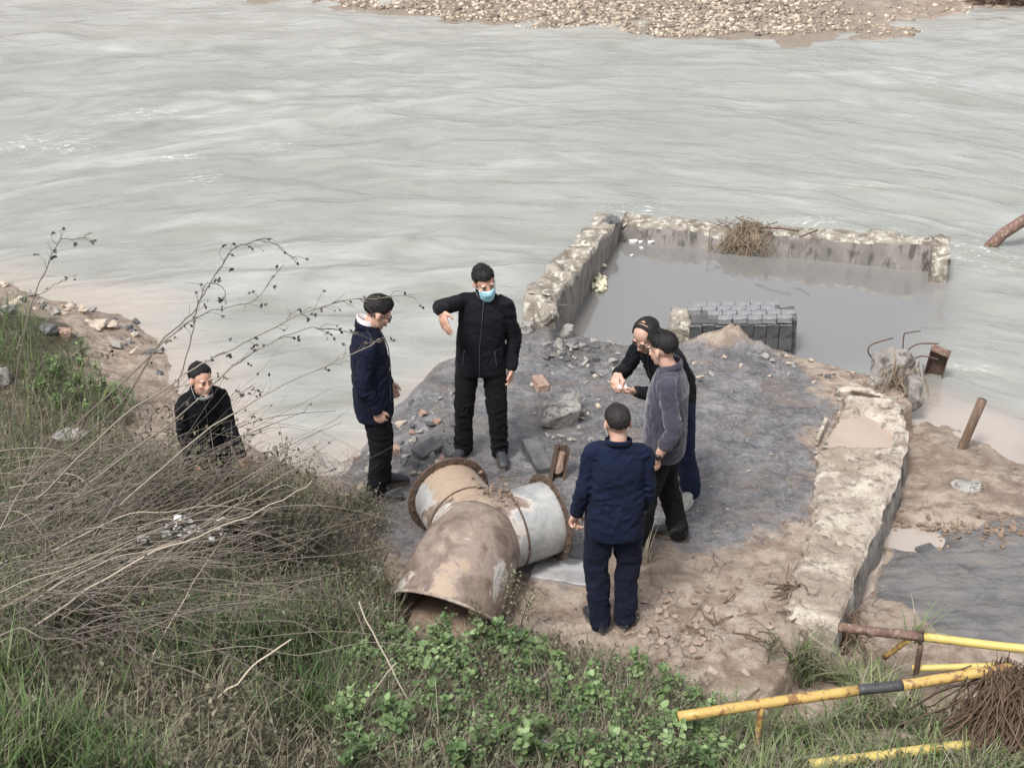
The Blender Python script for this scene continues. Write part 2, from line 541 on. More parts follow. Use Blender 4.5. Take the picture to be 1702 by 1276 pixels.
    rr = ramp(n, l, nb.outputs[0], [(0.40, 0.12), (0.58, 0.42)])
    rr = mix(n, l, md, ramp(n, l, brn.outputs[0], [(0.44, 0.62), (0.60, 0.32)]), rr)
    rr = mix(n, l, wm_, rr, (0.22, 0.22, 0.22))
    l.new(rr, b.inputs['Roughness'])
    b1 = bump(n, l, nm.outputs[0], 0.8, 0.06)
    b1 = bump(n, l, math_n(n, l, 'MULTIPLY', math_n(n, l, 'MULTIPLY', crk, -1.0), math_n(n, l, 'SUBTRACT', 1.0, md)), 0.8, 0.02, b1)
    b2 = bump(n, l, nf.outputs[0], 0.8, 0.018, b1)
    b3 = bump(n, l, nff.outputs[0], 0.6, 0.006, b2)
    b3.node.inputs['Strength'].default_value = 0.5
    l.new(b3, b.inputs['Normal'])
    return m
M_ground = ground_material()
g_ob = link('ground', me, M_ground)
tag(g_ob, kind='structure')

# ------------------------------------------------------------------ the river
pool_px = [(880, 560), (950, 430), (1035, 395), (1540, 450), (1560, 520), (1500, 600), (1300, 640), (1100, 640)]
pool = [tuple(site(u, v, ZW)[:2]) for u, v in pool_px]
wx = np.concatenate([np.linspace(-60, -12, 12)[:-1], np.linspace(-12, 12, 380), np.linspace(12, 60, 12)[1:]])
wy = np.concatenate([np.linspace(5.0, 8.0, 20)[:-1], np.linspace(8.0, 28, 330), np.linspace(28, 60, 10)[1:]])
X, Y, wf = grid(wx, wy)
PW = np.stack([X, Y], 1)
calm = sstep(-0.7, 0.35, poly_sd(PW, pool))
calm = np.maximum(calm, sstep(0.0, 1.0, poly_sd(PW, land_mud) + 0.9) * (X > 2.5) * 0.8)
psi = Y + 0.045 * (np.clip(X, -9, 9) + 1.2) ** 2 * sstep(27, 14, Y) - 0.05 * X
U_, V_ = X, psi
warp = fbm(np.stack([U_ * 0.22, V_ * 0.35], 1), 3, 71)
wave = (fbm(np.stack([U_ * 0.45 + warp * 1.2, V_ * 1.35 + warp * 1.2], 1), 4, 77) * 0.125
        + fbm(np.stack([X * 1.5 + warp, Y * 3.1], 1), 3, 81) * 0.034)
amp = (1 - calm) * sstep(7.0, 10.5, Y) * (1 - 0.75 * sstep(0.6, -1.2, -poly_sd(PW, land_main) - 0.9))
Zw = ZW + wave * amp
mw = mesh_np('river_water', np.stack([X, Y, Zw], 1), wf)
dl = -poly_sd(PW, land_main)
silt = np.clip(0.75 * sstep(0.75, -0.05, dl + 0.45 * fbm(PW * 1.1, 3, 91)) * (X < -0.6), 0, 1)
sm_ = -poly_sd(PW, land_mud)
silt = np.maximum(silt, sstep(0.55, -0.25, sm_ + 0.5 * fbm(PW * 0.9, 3, 95)) * (X > 2.0))
silt = np.maximum(silt, 0.22 * sstep(23.4, 24.6, Y - 0.05 * X))
foam = np.zeros(len(X))
for u, v, r in ((40, 235, .8), (100, 245, .5), (345, 300, .35), (1650, 420, .55), (1690, 440, .4), (1365, 368, .3), (1065, 352, .4), (470, 240, .4), (300, 262, .3), (250, 190, .5), (1640, 432, .4), (1480, 395, .3)):
    q = site(u, v, ZW)
    foam = np.maximum(foam, np.exp(-((X - q.x) / r) ** 2 - ((Y - q.y) / (r * 0.55)) ** 2))
set_attr(mw, 'zone', np.stack([calm, silt, foam], 1))
set_attr(mw, 'flow', np.stack([U_, V_, X * 0], 1))
def water_material():
    m, n, l, b = new_mat('river_water')
    at = n.new('ShaderNodeAttribute'); at.attribute_name = 'zone'
    sp = n.new('ShaderNodeSeparateColor'); l.new(at.outputs['Color'], sp.inputs[0])
    calm_, silt_, foam_ = sp.outputs[0], sp.outputs[1], sp.outputs[2]
    fl = n.new('ShaderNodeAttribute'); fl.attribute_name = 'flow'
    def flow(sc):
        mp = n.new('ShaderNodeMapping'); mp.inputs['Scale'].default_value = sc
        l.new(fl.outputs['Vector'], mp.inputs['Vector'])
        return mp.outputs[0]
    c1, c2, c3 = flow((0.42, 1.25, 1)), flow((1.7, 3.4, 1)), flow((0.13, 0.42, 1))
    t1 = tex(n, l, 'noise', c1, Scale=1.5, Detail=6.0, Roughness=0.52, Distortion=0.9)
    t2 = tex(n, l, 'noise', c2, Scale=1.6, Detail=6.0, Roughness=0.6, Distortion=0.5)
    t3 = tex(n, l, 'noise', c3, Scale=1.0, Detail=4.0, Roughness=0.5)
    river = ramp(n, l, t1.outputs[0], [(0.28, (0.20, 0.20, 0.172)), (0.5, (0.272, 0.276, 0.250)), (0.74, (0.36, 0.368, 0.352))])
    river = mix(n, l, ramp(n, l, t3.outputs[0], [(0.4, 0.0), (0.62, 0.6)]), river, (0.232, 0.232, 0.212))
    c = mix(n, l, calm_, river, (0.170, 0.163, 0.155))
    c = mix(n, l, silt_, c, (0.365, 0.31, 0.265))
    ft = tex(n, l, 'noise', coords(n, l, 'Object', (5, 15, 1), (0, 0, R(-15))), Scale=1.5, Detail=6.0, Roughness=0.7)
    fm = math_n(n, l, 'MULTIPLY', ramp(n, l, ft.outputs[0], [(0.57, 0.0), (0.64, 1.0)]), foam_)
    c = mix(n, l, fm, c, (0.85, 0.86, 0.85))
    l.new(c, b.inputs['Base Color'])
    l.new(math_n(n, l, 'ADD', 1.42, math_n(n, l, 'MULTIPLY', calm_, 0.40)), b.inputs['IOR'])
    b.inputs['Specular IOR Level'].default_value = 0.9
    l.new(mix(n, l, calm_, (0.17,) * 3, (0.02,) * 3), b.inputs['Roughness'])
    inv = math_n(n, l, 'SUBTRACT', 1.0, calm_)
    h = math_n(n, l, 'ADD', math_n(n, l, 'MULTIPLY', t1.outputs[0], 1.0), math_n(n, l, 'MULTIPLY', t2.outputs[0], 0.42))
    h = math_n(n, l, 'MULTIPLY', h, math_n(n, l, 'ADD', math_n(n, l, 'MULTIPLY', inv, 0.97), 0.03))
    l.new(bump(n, l, h, 0.70, 0.10), b.inputs['Normal'])
    return m
M_water = water_material()
tag(link('river_water', mw, M_water), kind='structure')

# ------------------------------------------------------------------ broken concrete walls
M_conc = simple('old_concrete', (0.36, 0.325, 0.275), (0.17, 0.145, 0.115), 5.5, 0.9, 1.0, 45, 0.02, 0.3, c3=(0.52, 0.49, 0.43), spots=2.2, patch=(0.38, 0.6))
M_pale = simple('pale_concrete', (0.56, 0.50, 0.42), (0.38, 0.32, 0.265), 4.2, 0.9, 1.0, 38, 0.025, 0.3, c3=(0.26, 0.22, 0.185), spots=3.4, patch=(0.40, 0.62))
def mud_over(m):
    n, l = nodes_of(m); b = n['Principled BSDF']
    src = b.inputs['Base Color'].links[0].from_socket
    co = coords(n, l, 'Object')
    t = tex(n, l, 'noise', co, Scale=2.1, Detail=9.0, Roughness=0.66, Distortion=0.6)
    c = mix(n, l, ramp(n, l, t.outputs[0], [(0.47, 0.0), (0.60, 0.8)]), src, (0.27, 0.215, 0.17))
    t2 = tex(n, l, 'noise', co, Scale=5.0, Detail=10.0, Roughness=0.75, Distortion=1.2)
    c = mix(n, l, ramp(n, l, t2.outputs[0], [(0.57, 0.0), (0.63, 0.75)]), c, (0.10, 0.085, 0.07))
    l.new(c, b.inputs['Base Color'])
mud_over(M_pale)
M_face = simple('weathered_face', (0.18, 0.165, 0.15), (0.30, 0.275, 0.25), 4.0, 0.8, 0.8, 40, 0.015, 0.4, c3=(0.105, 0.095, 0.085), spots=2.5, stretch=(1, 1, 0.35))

def wall_mesh(name, base, widths, tops, zbot, seed, rough_top=0.05, ends=0.10, step=0.035, mats=(M_conc, M_face)):
    """a wall along a polyline (inner foot line), thick to the left of its run"""
    base = [Vector((p[0], p[1], 0)) for p in base]
    L = [0]
    for a, b_ in zip(base, base[1:]): L.append(L[-1] + (b_ - a).length)
    n = int(L[-1] / step) + 1
    S = np.linspace(0, L[-1], n)
    bx, by = np.interp(S, L, [p.x for p in base]), np.interp(S, L, [p.y for p in base])
    W, T = np.interp(S, L, widths), np.interp(S, L, tops)
    dx, dy = np.gradient(bx), np.gradient(by)
    ln = np.hypot(dx, dy); nx, ny = -dy / ln, dx / ln
    prof = [(0, 0.0), (0, .3), (0, .55), (0, .75), (0, .88), (0, .96), (0.03, 1.0)] + [(k / 9, 1.0) for k in range(1, 9)] + [(0.97, 1.0), (1, .95), (1, .85), (1, .7), (1, .45), (1, 0.0)]
    V, K = [], len(prof)
    for (a, t) in prof:
        V.append(np.stack([bx + nx * W * a, by + ny * W * a, zbot + (T - zbot) * t], 1))
    V = np.stack(V, 1).reshape(-1, 3)
    tt = np.tile(np.array([p[1] for p in prof]), n); aa = np.tile(np.array([p[0] for p in prof]), n)
    big = fbm(V * 3.0, 3, seed); fine = fbm(V * 14, 3, seed + 5)
    edge_ = sstep(0.8, 1.0, tt)
    V[:, 2] += edge_ * (big * rough_top * 1.3 + fine * rough_top * 0.9 - 0.6 * rough_top * np.abs(np.minimum(big, 0)) * 3)
    side = (aa - 0.5) * 2
    wob = (big * 0.014 + fine * 0.007) * (0.35 + edge_) * np.abs(side)
    V[:, 0] += np.repeat(nx, K) * wob; V[:, 1] += np.repeat(ny, K) * wob
    sN = np.repeat(S, K)
    e0 = np.exp(-sN / 0.05); e1 = np.exp(-(L[-1] - sN) / 0.05)
    V[:, 0] += (np.repeat(dx / ln, K)) * (e1 - e0) * (big + fine) * ends
    V[:, 1] += (np.repeat(dy / ln, K)) * (e1 - e0) * (big + fine) * ends
    i = np.arange(n - 1)[:, None] * K + np.arange(K - 1)[None, :]
    F = np.stack([i, i + K, i + K + 1, i + 1], -1).reshape(-1, 4).tolist()
    F.append(list(range(K))); F.append(list(range((n - 1) * K + K - 1, (n - 1) * K - 1, -1)))
    me = mesh_np(name, V, F)
    for mm in mats: me.materials.append(mm)
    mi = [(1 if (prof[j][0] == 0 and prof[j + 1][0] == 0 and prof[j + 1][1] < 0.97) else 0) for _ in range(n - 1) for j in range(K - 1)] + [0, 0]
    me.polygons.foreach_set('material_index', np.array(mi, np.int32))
    return me
# left pool wall: from the slab out to the far corner
pA = site(932, 566, ZW); pB = site(1030, 398, ZW)
dAB = (pB - pA).normalized()
left_base = [pA - dAB * 0.15, pA + (pB - pA) * 0.35, pA + (pB - pA) * 0.7, pB + dAB * 0.25]
wl_ob = link('concrete_wall', wall_mesh('concrete_wall', left_base, [0.36, 0.34, 0.32, 0.32], [0.26, 0.20, 0.06, -0.06], -1.2, 5, 0.05))
tag(wl_ob, 'crumbling concrete wall along the left side of the pool, running out into the river', 'wall')
pC = site(1530, 452, ZW)
dBC = (pC - pB).normalized()
back_base = [pB + dBC * 0.0, pB + (pC - pB) * 0.25, pB + (pC - pB) * 0.33, pB + (pC - pB) * 0.4, pB + (pC - pB) * 0.55, pC + dBC * 0.06]
wb_ob = link('concrete_wall', wall_mesh('concrete_wall', back_base, [0.30, 0.30, 0.32, 0.34, 0.34, 0.30], [-0.06, -0.06, -0.13, -0.10, 0.01, 0.05], -1.2, 9, 0.035))
tag(wb_ob, 'mossy concrete wall at the back of the pool between calm water and river', 'wall')
# the wall turns towards the viewer at its broken right end
nBC = Vector((-dBC.y, dBC.x, 0))
r0 = pC + dBC * 0.08 - nBC * 0.30
wr = link('wall_return', wall_mesh('wall_return', [r0 + dBC * 0.0, r0 + nBC * 0.3, r0 + nBC * 0.62], [-0.20, -0.20, -0.20], [0.02, 0.05, 0.06], -1.2, 21, 0.04))
wr.parent = wb_ob

# right retaining wall: a broad pale strip of broken concrete with a sunken tray
inn = sites([(1400, 628), (1386, 690), (1350, 745), (1342, 850), (1318, 930), (1300, 1005), (1300, 1040)], 0.03)
out = sites([(1492, 664), (1513, 710), (1509, 745), (1480, 830), (1446, 900), (1404, 1010), (1392, 1045)], 0.06)
def strip():
    n, k = 190, 46
    def rs(pl, n):
        L = np.concatenate([[0], np.cumsum([(b - a).length for a, b in zip(pl, pl[1:])])])
        S = np.linspace(0, L[-1], n)
        return np.stack([np.interp(S, L, [p.x for p in pl]), np.interp(S, L, [p.y for p in pl])], 1)
    A, B = rs(inn, n), rs(out, n)
    t = np.linspace(0, 1, k)
    XY = A[:, None, :] * (1 - t)[None, :, None] + B[:, None, :] * t[None, :, None]
    XY = XY.reshape(-1, 2)
    tt = np.tile(t, n); s = np.repeat(np.linspace(0, 1, n), k)
    XY[:, 0] += fbm(XY * 6, 3, 41) * 0.03; XY[:, 1] += fbm(XY * 6, 3, 43) * 0.03
    big, fine = fbm(XY * 3.2, 4, 45), fbm(XY * 13, 4, 47)
    z = 0.05 + 0.02 * s + big * 0.018 + fine * 0.012 + 0.02 * np.round(fbm(XY * 2.6, 2, 49) * 3) / 3
    z -= 0.11 * sstep(0.22, 0.0, tt + 0.12 * fine)
    z -= 0.05 * sstep(0.93, 1.0, tt) * (0.5 + fine)
    z -= 0.60 * sstep(0.975, 1.0, s + 0.01 * fine)
    # cracks across the strip
    for s0, w, dpt in ((0.70, 0.006, 0.07), (0.40, 0.01, 0.05), (0.12, 0.014, 0.06), (0.925, 0.006, 0.05)):
        z -= dpt * np.exp(-((s - s0 + 0.03 * big + 0.012 * fine) / w) ** 2)
    # tray
    tray = [tuple(site(u, v, 0.04)[:2]) for u, v in [(1388, 690), (1432, 682), (1486, 712), (1488, 744), (1368, 742)]]
    td = poly_sd(XY, tray)
    tm = sstep(-0.02, 0.03, td + 0.015 * fine)
    z = z * (1 - tm) + (-0.03 + 0.004 * big) * tm
    rim = np.exp(-((td + 0.045) / 0.03) ** 2) * (tt < 0.35)
    z += 0.035 * rim
    V = np.concatenate([XY, z[:, None]], 1)
    i = np.arange(n - 1)[:, None] * k + np.arange(k - 1)[None, :]
    F = np.stack([i, i + 1, i + k + 1, i + k], -1).reshape(-1, 4)
    mi = np.zeros(len(F), np.int32)
    # vertical outer face
    last = V.reshape(n, k, 3)[:, -1]
    dn = [last + np.array([0.0, 0, 0])]
    rows = [last]
    nrm = np.stack([-np.gradient(last[:, 1]), np.gradient(last[:, 0])], 1)
    nrm /= np.linalg.norm(nrm, axis=1)[:, None] + 1e-9
    for j, dz in enumerate((0.03, 0.08, 0.16, 0.26, 0.38, 0.55, 0.9)):
        r = last.copy()
        r[:, 2] = last[:, 2] - dz
        w = fbm(np.stack([r[:, 0] * 5, r[:, 1] * 5, r[:, 2] * 4], 1), 3, 51) * 0.03 + 0.012 * min(j, 2)
        r[:, :2] += nrm * w[:, None]
        rows.append(r)
    base = len(V)
    V = np.concatenate([V] + rows)
    ii = (base + np.arange(len(rows) - 1)[:, None] * n + np.arange(n - 1)[None, :])
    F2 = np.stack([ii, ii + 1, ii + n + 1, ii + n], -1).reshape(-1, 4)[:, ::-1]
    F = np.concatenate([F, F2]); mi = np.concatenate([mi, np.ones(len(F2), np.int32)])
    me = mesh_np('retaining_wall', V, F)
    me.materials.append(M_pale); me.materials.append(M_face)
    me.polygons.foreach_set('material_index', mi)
    return me
rw = link('retaining_wall', strip())
tag(rw, 'broad pale broken concrete wall top along the right edge of the slab', 'wall')
M_puddle = simple('muddy_water', (0.39, 0.315, 0.255), (0.34, 0.27, 0.215), 3, 0.12, 0, spec=0.6)
def puddle(px, z, name='puddle', m=None):
    pts = [site(u, v, z) for u, v in px]
    c = sum(pts, Vector()) / len(pts)
    V, F = [c], []
    dense = []
    for a, b_ in zip(pts, pts[1:] + pts[:1]):
        for k in range(6): dense.append(a.lerp(b_, k / 6))
    for i, p in enumerate(dense):
        q = p + (c - p).normalized() * 0.02 * mnoise.noise(p * 5)
        V.append(q)
    for i in range(len(dense)): F.append((0, 1 + i, 1 + (i + 1) % len(dense)))
    o = link(name, mesh_np(name, V, F), m or M_puddle)
    tag(o, kind='structure')
    return o
puddle([(1386, 688), (1434, 682), (1488, 712), (1490, 746), (1366, 744)], -0.012)
# ------------------------------------------------------------------ rocks, bricks and rubble
M_rock = simple('grey_rock', (0.21, 0.20, 0.185), (0.36, 0.34, 0.31), 9, 0.8, 0.8, 50, 0.01, 0.4, c3=(0.11, 0.105, 0.10))
M_dark = simple('dark_stone', (0.055, 0.055, 0.06), (0.13, 0.125, 0.125), 10, 0.55, 0.7, 60, 0.008, 0.5)
M_tanrock = simple('tan_stone', (0.46, 0.385, 0.31), (0.30, 0.245, 0.195), 10, 0.85, 0.7, 60, 0.008, 0.3)
M_brick = simple('worn_brick', (0.27, 0.165, 0.125), (0.35, 0.25, 0.20), 11, 0.85, 0.8, 70, 0.006, 0.3, c3=(0.16, 0.13, 0.115))
M_greybrick = simple('grey_brick', (0.16, 0.16, 0.168), (0.27, 0.27, 0.272), 7, 0.6, 0.6, 70, 0.006, 0.5, c3=(0.13, 0.13, 0.14))
M_mortar = simple('dark_mortar', (0.055, 0.055, 0.06), (0.10, 0.095, 0.09), 12, 0.9, 0.7, 60, 0.006)
M_white = simple('white_scrap', (0.75, 0.75, 0.73), (0.60, 0.60, 0.58), 14, 0.7, 0.5, 40, 0.01)
M_foam = simple('dirty_foam', (0.72, 0.68, 0.52), (0.52, 0.48, 0.34), 20, 0.9, 0.8, 50, 0.01)

def rock_mesh(name, r, n=22, seed=0, sub=0, nz=0.0, flat=1.0):
    g = random.Random(seed)
    bm = bmesh.new()
    for _ in range(n):
        v = Vector((g.gauss(0, 1), g.gauss(0, 1), g.gauss(0, 1))).normalized()
        k = g.uniform(0.82, 1.0)
        v = Vector((max(-.8, min(.8, v.x)) * r[0] * 1.15, max(-.8, min(.8, v.y)) * r[1] * 1.15, max(-.7 * flat, min(.7 * flat, v.z)) * r[2] * 1.25)) * k
        bm.verts.new(v)
    res = bmesh.ops.convex_hull(bm, input=bm.verts)
    bmesh.ops.delete(bm, geom=[e for e in res['geom_interior'] if isinstance(e, bmesh.types.BMVert)], context='VERTS')
    if sub:
        bmesh.ops.dissolve_limit(bm, angle_limit=0.25, verts=bm.verts, edges=bm.edges)
        bmesh.ops.bevel(bm, geom=list(bm.edges), offset=min(r) * 0.07, segments=1, affect='EDGES', profile=0.5)
        bmesh.ops.triangulate(bm, faces=bm.faces)
        bmesh.ops.subdivide_edges(bm, edges=bm.edges, cuts=sub, use_grid_fill=True)
        for v in bm.verts:
            p = v.co * (3.0 / max(r)) + Vector((seed * 3.1, 0, 0))
            v.co += v.co.normalized() * nz * (mnoise.noise(p) + 0.5 * mnoise.noise(p * 2.7))
    me = bpy.data.meshes.new(name)
    bm.to_mesh(me); bm.free()
    return me
def brick_mesh(name, h, seed=0, bev=0.006, wear=0.006, sub=2):
    g = random.Random(seed)
    bm = bmesh.new()
    bmesh.ops.create_cube(bm, size=2)
    for v in bm.verts:
        v.co = Vector((v.co.x * h[0], v.co.y * h[1], v.co.z * h[2]))
    bmesh.ops.bevel(bm, geom=list(bm.edges), offset=bev, segments=1, affect='EDGES', profile=0.5)
    if sub:
        bmesh.ops.subdivide_edges(bm, edges=[e for e in bm.edges if e.calc_length() > bev * 3], cuts=sub, use_grid_fill=True)
    for v in bm.verts:
        p = v.co * 14 + Vector((seed * 7.7, seed, 0))
        v.co += Vector((mnoise.noise(p), mnoise.noise(p + Vector((9, 0, 0))), mnoise.noise(p + Vector((0, 9, 0))))) * wear
    me = bpy.data.meshes.new(name)
    bm.to_mesh(me); bm.free()
    return me

def place(name, me, m, u, v, z=None, sink=0.0, rz=0, tilt=(0, 0), label=None, cat=None, group=None, scale=None):
    p = hit(u, v) if z is None else site(u, v, z)
    o = link(name, me, m, None, (p.x, p.y, p.z - sink), (tilt[0], tilt[1], rz), scale)
    return tag(o, label, cat, group)

# the boulder
b = place('boulder', rock_mesh('boulder', (0.29, 0.22, 0.17), 17, 31, 3, 0.012), M_rock, 926, 700, rz=0.3, sink=-0.08, label='large pale angular boulder lying on the wet slab behind the pipe flanges', cat='boulder')
place('rock', rock_mesh('rock', (0.085, 0.06, 0.045), 16, 12, 1, 0.006), M_rock, 962, 690, sink=-0.01, label='small rock leaning against the right end of the large boulder', cat='rock')
place('brick', brick_mesh('brick', (0.055, 0.10, 0.045), 3, 0.01, 0.012), M_brick, 898, 646, sink=-0.03, rz=0.25, label='worn reddish brick lying just behind the large pale boulder', cat='brick')
place('paving_block', brick_mesh('paving_block', (0.115, 0.075, 0.035), 5, 0.006, 0.005), M_dark, 711, 752, sink=-0.03, rz=0.75, tilt=(0.15, -0.1), label='dark grey flat paving block lying left of the masked pointing man', cat='block')
place('stone', rock_mesh('stone', (0.05, 0.04, 0.035), 14, 22), M_dark, 690, 775, sink=-0.015, label='small dark stone beside the left pipe flange, below the dark paving block', cat='stone')
place('brick', brick_mesh('brick', (0.05, 0.05, 0.045), 6, 0.008, 0.01), M_brick, 655, 757, sink=-0.025, rz=0.4, label='broken reddish brick end beside the navy jacketed man with glasses at left', cat='brick')
place('stone', rock_mesh('stone', (0.10, 0.07, 0.05), 16, 28, 1, 0.006), M_tanrock, 578, 750, sink=-0.02, rz=0.2, label='pale tan stone at the water edge left of the navy man at the left', cat='stone')
# upright concrete pieces behind the right flange
place('concrete_post', brick_mesh('concrete_post', (0.07, 0.21, 0.06), 9, 0.006, 0.006), M_dark, 893, 768, sink=-0.02, rz=0.30, tilt=(0.10, 0), label='short dark square concrete post lying behind the right pipe flange', cat='post')
M_rust = simple('rusty_steel', (0.075, 0.048, 0.036), (0.135, 0.085, 0.06), 14, 0.75, 0.7, 80, 0.004, 0.4, c3=(0.05, 0.038, 0.032))
M_rustlight = simple('rusty_pipe', (0.17, 0.095, 0.07), (0.11, 0.065, 0.05), 9, 0.7, 0.5, 80, 0.004, 0.4, c3=(0.25, 0.19, 0.155))
t = empty('steel_channel', tuple(hit(925, 800)), (0, 0, 0), 'rusty upright steel channel filled with rubble behind the right flange', 'channel')
cm = MB()
for c, h in (((-0.065, 0, 0.2), (0.006, 0.045, 0.21)), ((0.065, 0, 0.2), (0.006, 0.045, 0.21)), ((0, 0.043, 0.2), (0.06, 0.006, 0.21))): cm.box(c, h)
co_ = cm.build('flange_plates', M_rust, t, False)
fm_ = link('rubble_fill', rock_mesh('rubble_fill', (0.055, 0.035, 0.17), 40, 4, 1, 0.012), M_brick, t, (0, -0.005, 0.2))
t.rotation_euler = (R(-16), R(14), R(12)); t.scale = (0.8, 0.8, 0.68)

# stones at the pool corner: a little heap
heap = [((941, 563), (0.095, 0.05, 0.10), M_rock, 'large upright grey stone on top of the rubble heap at the pool corner'),
        ((930, 574), (0.085, 0.06, 0.035), M_rock, 'flat grey stone left below the large upright stone at pool corner'),
        ((985, 578), (0.10, 0.035, 0.02), M_dark, 'thin flat dark slab piece lying at the edge of the pool corner heap'),
        ((957, 580), (0.06, 0.05, 0.03), M_rock, 'squat grey stone in front of the large upright stone at pool corner'),
        ((988, 600), (0.06, 0.05, 0.035), M_dark, 'dark wedge stone by the pool corner, next to the hands of the glasses man')]
for i, ((u, v), r, m, lab) in enumerate(heap):
    place('stone', rock_mesh('stone', r, 18, 60 + i, 1, 0.006), m, u, v, sink=-r[2] * 0.6, rz=i * 1.3, label=lab, cat='stone', group='stones heaped at the pool corner')
protos = [rock_mesh('stone', (0.035, 0.028, 0.018), 12, 80 + k) for k in range(9)]
def stones(n, u0, u1, v0, v1, mats, s0, s1, label, group, ok=None, cat='stone'):
    k = 0
    tries = 0
    while k < n and tries < n * 20:
        tries += 1
        u, v = random.uniform(u0, u1), random.uniform(v0, v1)
        if ok and not ok(u, v): continue
        p = hit(u, v)
        if p.z < ZW: continue
        s = random.uniform(s0, s1) if random.random() < 0.8 else s1 * random.uniform(1, 1.35)
        me_ = random.choice(protos)
        m = random.choice(mats)
        key = (me_.name, m.name)
        if key not in _rk:
            c = me_.copy(); c.materials.clear(); c.materials.append(m); _rk[key] = c
        big_ = 'larger ' if s > (s0 + s1) * .62 else ''
        nm_ = {'grey_rock': 'grey', 'dark_stone': 'dark', 'tan_stone': 'tan', 'worn_brick': 'reddish'}[m.name]
        lab_ = big_ + nm_ + ' ' + label
        o = link('stone', _rk[key], None, None, (p.x, p.y, p.z + 0.008 * s), (random.uniform(-.4, .4), random.uniform(-.4, .4), random.uniform(0, 6.28)), (s * random.uniform(.8, 1.3), s, s * random.uniform(.7, 1.2)))
        tag(o, lab_, cat, group)
        k += 1
_rk = {}
stones(46, 905, 1030, 568, 622, [M_rock, M_rock, M_dark], 0.6, 1.4, 'stone in the rubble spread at the pool corner', 'small stones by the pool corner')
stones(40, 880, 1020, 620, 735, [M_rock, M_tanrock, M_rock], 0.4, 1.0, 'stone scattered round the large boulder', 'small stones round the boulder')
stones(60, 600, 770, 630, 800, [M_rock, M_dark, M_tanrock, M_brick, M_rock], 0.6, 1.5, 'stone scattered on the slab by the river edge at left', 'small stones at the river edge of the slab', lambda u, v: v > 750 - (u - 556) * 0.70 + 8)
stones(26, 1150, 1420, 585, 640, [M_rock, M_tanrock, M_dark], 0.5, 1.1, 'stone on the slab rim in front of the pool', 'small stones along the pool rim')
stones(26, 1180, 1360, 620, 900, [M_dark, M_rock, M_tanrock], 0.2, 0.5, 'little stone lying alone on the wet slab at right', 'little stones on the wet slab')
stones(46, 0, 330, 440, 640, [M_tanrock, M_tanrock, M_rock, M_dark], 0.7, 2.3, 'stone on the muddy beach at the left shore', 'stones on the left beach', lambda u, v: abs(v - (455 + max(0, u - 100) * .35)) < 45 + u * .25)
stones(30, 400, 640, 690, 850, [M_tanrock, M_rock, M_dark, M_brick], 0.7, 1.6, 'stone among dry weeds by the river edge', 'stones in the weeds at the river edge', lambda u, v: v > 715 + (u - 400) * .25)
stones(34, 1340, 1500, 600, 760, [M_tanrock, M_rock], 0.4, 1.0, 'broken concrete crumb on the end of the right wall', 'concrete crumbs on the right wall', lambda u, v: abs(u - 1440) < 60 + (v - 600) * .2 and not (1375 < u < 1480 and 690 < v < 745))
stones(14, 1320, 1470, 760, 1000, [M_tanrock, M_rock], 0.3, 0.7, 'little pale chip on the broad concrete wall top', 'chips on the broad wall top', lambda u, v: u > 1385 - (v - 760) * .2)

# lumps of broken wall
def rubble_lump(u, v, r, seed, m, label, z=None, sink=0.0, rz=0.0):
    return place('concrete_chunk', rock_mesh('concrete_chunk', r, 26, seed, 3, 0.14 * min(r)), m, u, v, z=z, sink=sink, rz=rz, label=label, cat='concrete chunk')
rubble_lump(886, 532, (0.13, 0.17, 0.17), 91, M_conc, 'rough broken chunk at the near end of the left pool wall', sink=-0.05)
rubble_lump(872, 552, (0.10, 0.09, 0.09), 92, M_rock, 'small broken chunk at the foot of the left pool wall end', sink=-0.02)
rubble_lump(912, 520, (0.11, 0.16, 0.10), 96, M_conc, 'loose brown chunk lying on top of the left pool wall', z=0.30, sink=0.02)
rubble_lump(1018, 366, (0.12, 0.10, 0.06), 97, M_dark, 'dark broken chunk on the far corner of the pool walls', z=0.02, sink=0.0)
rubble_lump(1480, 628, (0.26, 0.26, 0.30), 93, M_face, 'jagged broken wall stump at the pool end of the right wall', z=-0.06, sink=-0.06)
rubble_lump(1455, 640, (0.15, 0.16, 0.12), 98, M_rock, 'dark rough chunk at the foot of the jagged wall stump', z=-0.05)
rubble_lump(1512, 655, (0.13, 0.26, 0.26), 94, M_face, 'rounded grey chunk behind the jagged wall stump by the river', z=-0.10)
rubble_lump(1420, 652, (0.20, 0.07, 0.05), 95, M_pale, 'long pale concrete chunk at the top end of the right wall', z=0.03, rz=-0.15)
rubble_lump(1468, 672, (0.11, 0.12, 0.05), 99, M_pale, 'squat pale concrete chunk right above the sunken mud tray', z=0.04)
place('tray_edge', brick_mesh('tray_edge', (0.016, 0.20, 0.03), 44, 0.004, 0.006), M_pale, 1366, 716, z=0.05, rz=-0.42, label='thin pale upright concrete edge on the left of the mud tray', cat='concrete edge')

# rock in the mud on the right
place('rock', rock_mesh('rock', (0.15, 0.085, 0.045), 16, 105, 2, 0.008), M_rock, 1607, 812, sink=-0.012, rz=-0.1, label='flat grey rock with dark base resting on the mud at right', cat='rock')
place('paving_block', brick_mesh('paving_block', (0.075, 0.06, 0.03), 15, 0.008, 0.006), M_dark, 1540, 917, sink=0.0, rz=0.35, label='dark square block half sunk in the scour hole at right', cat='block')

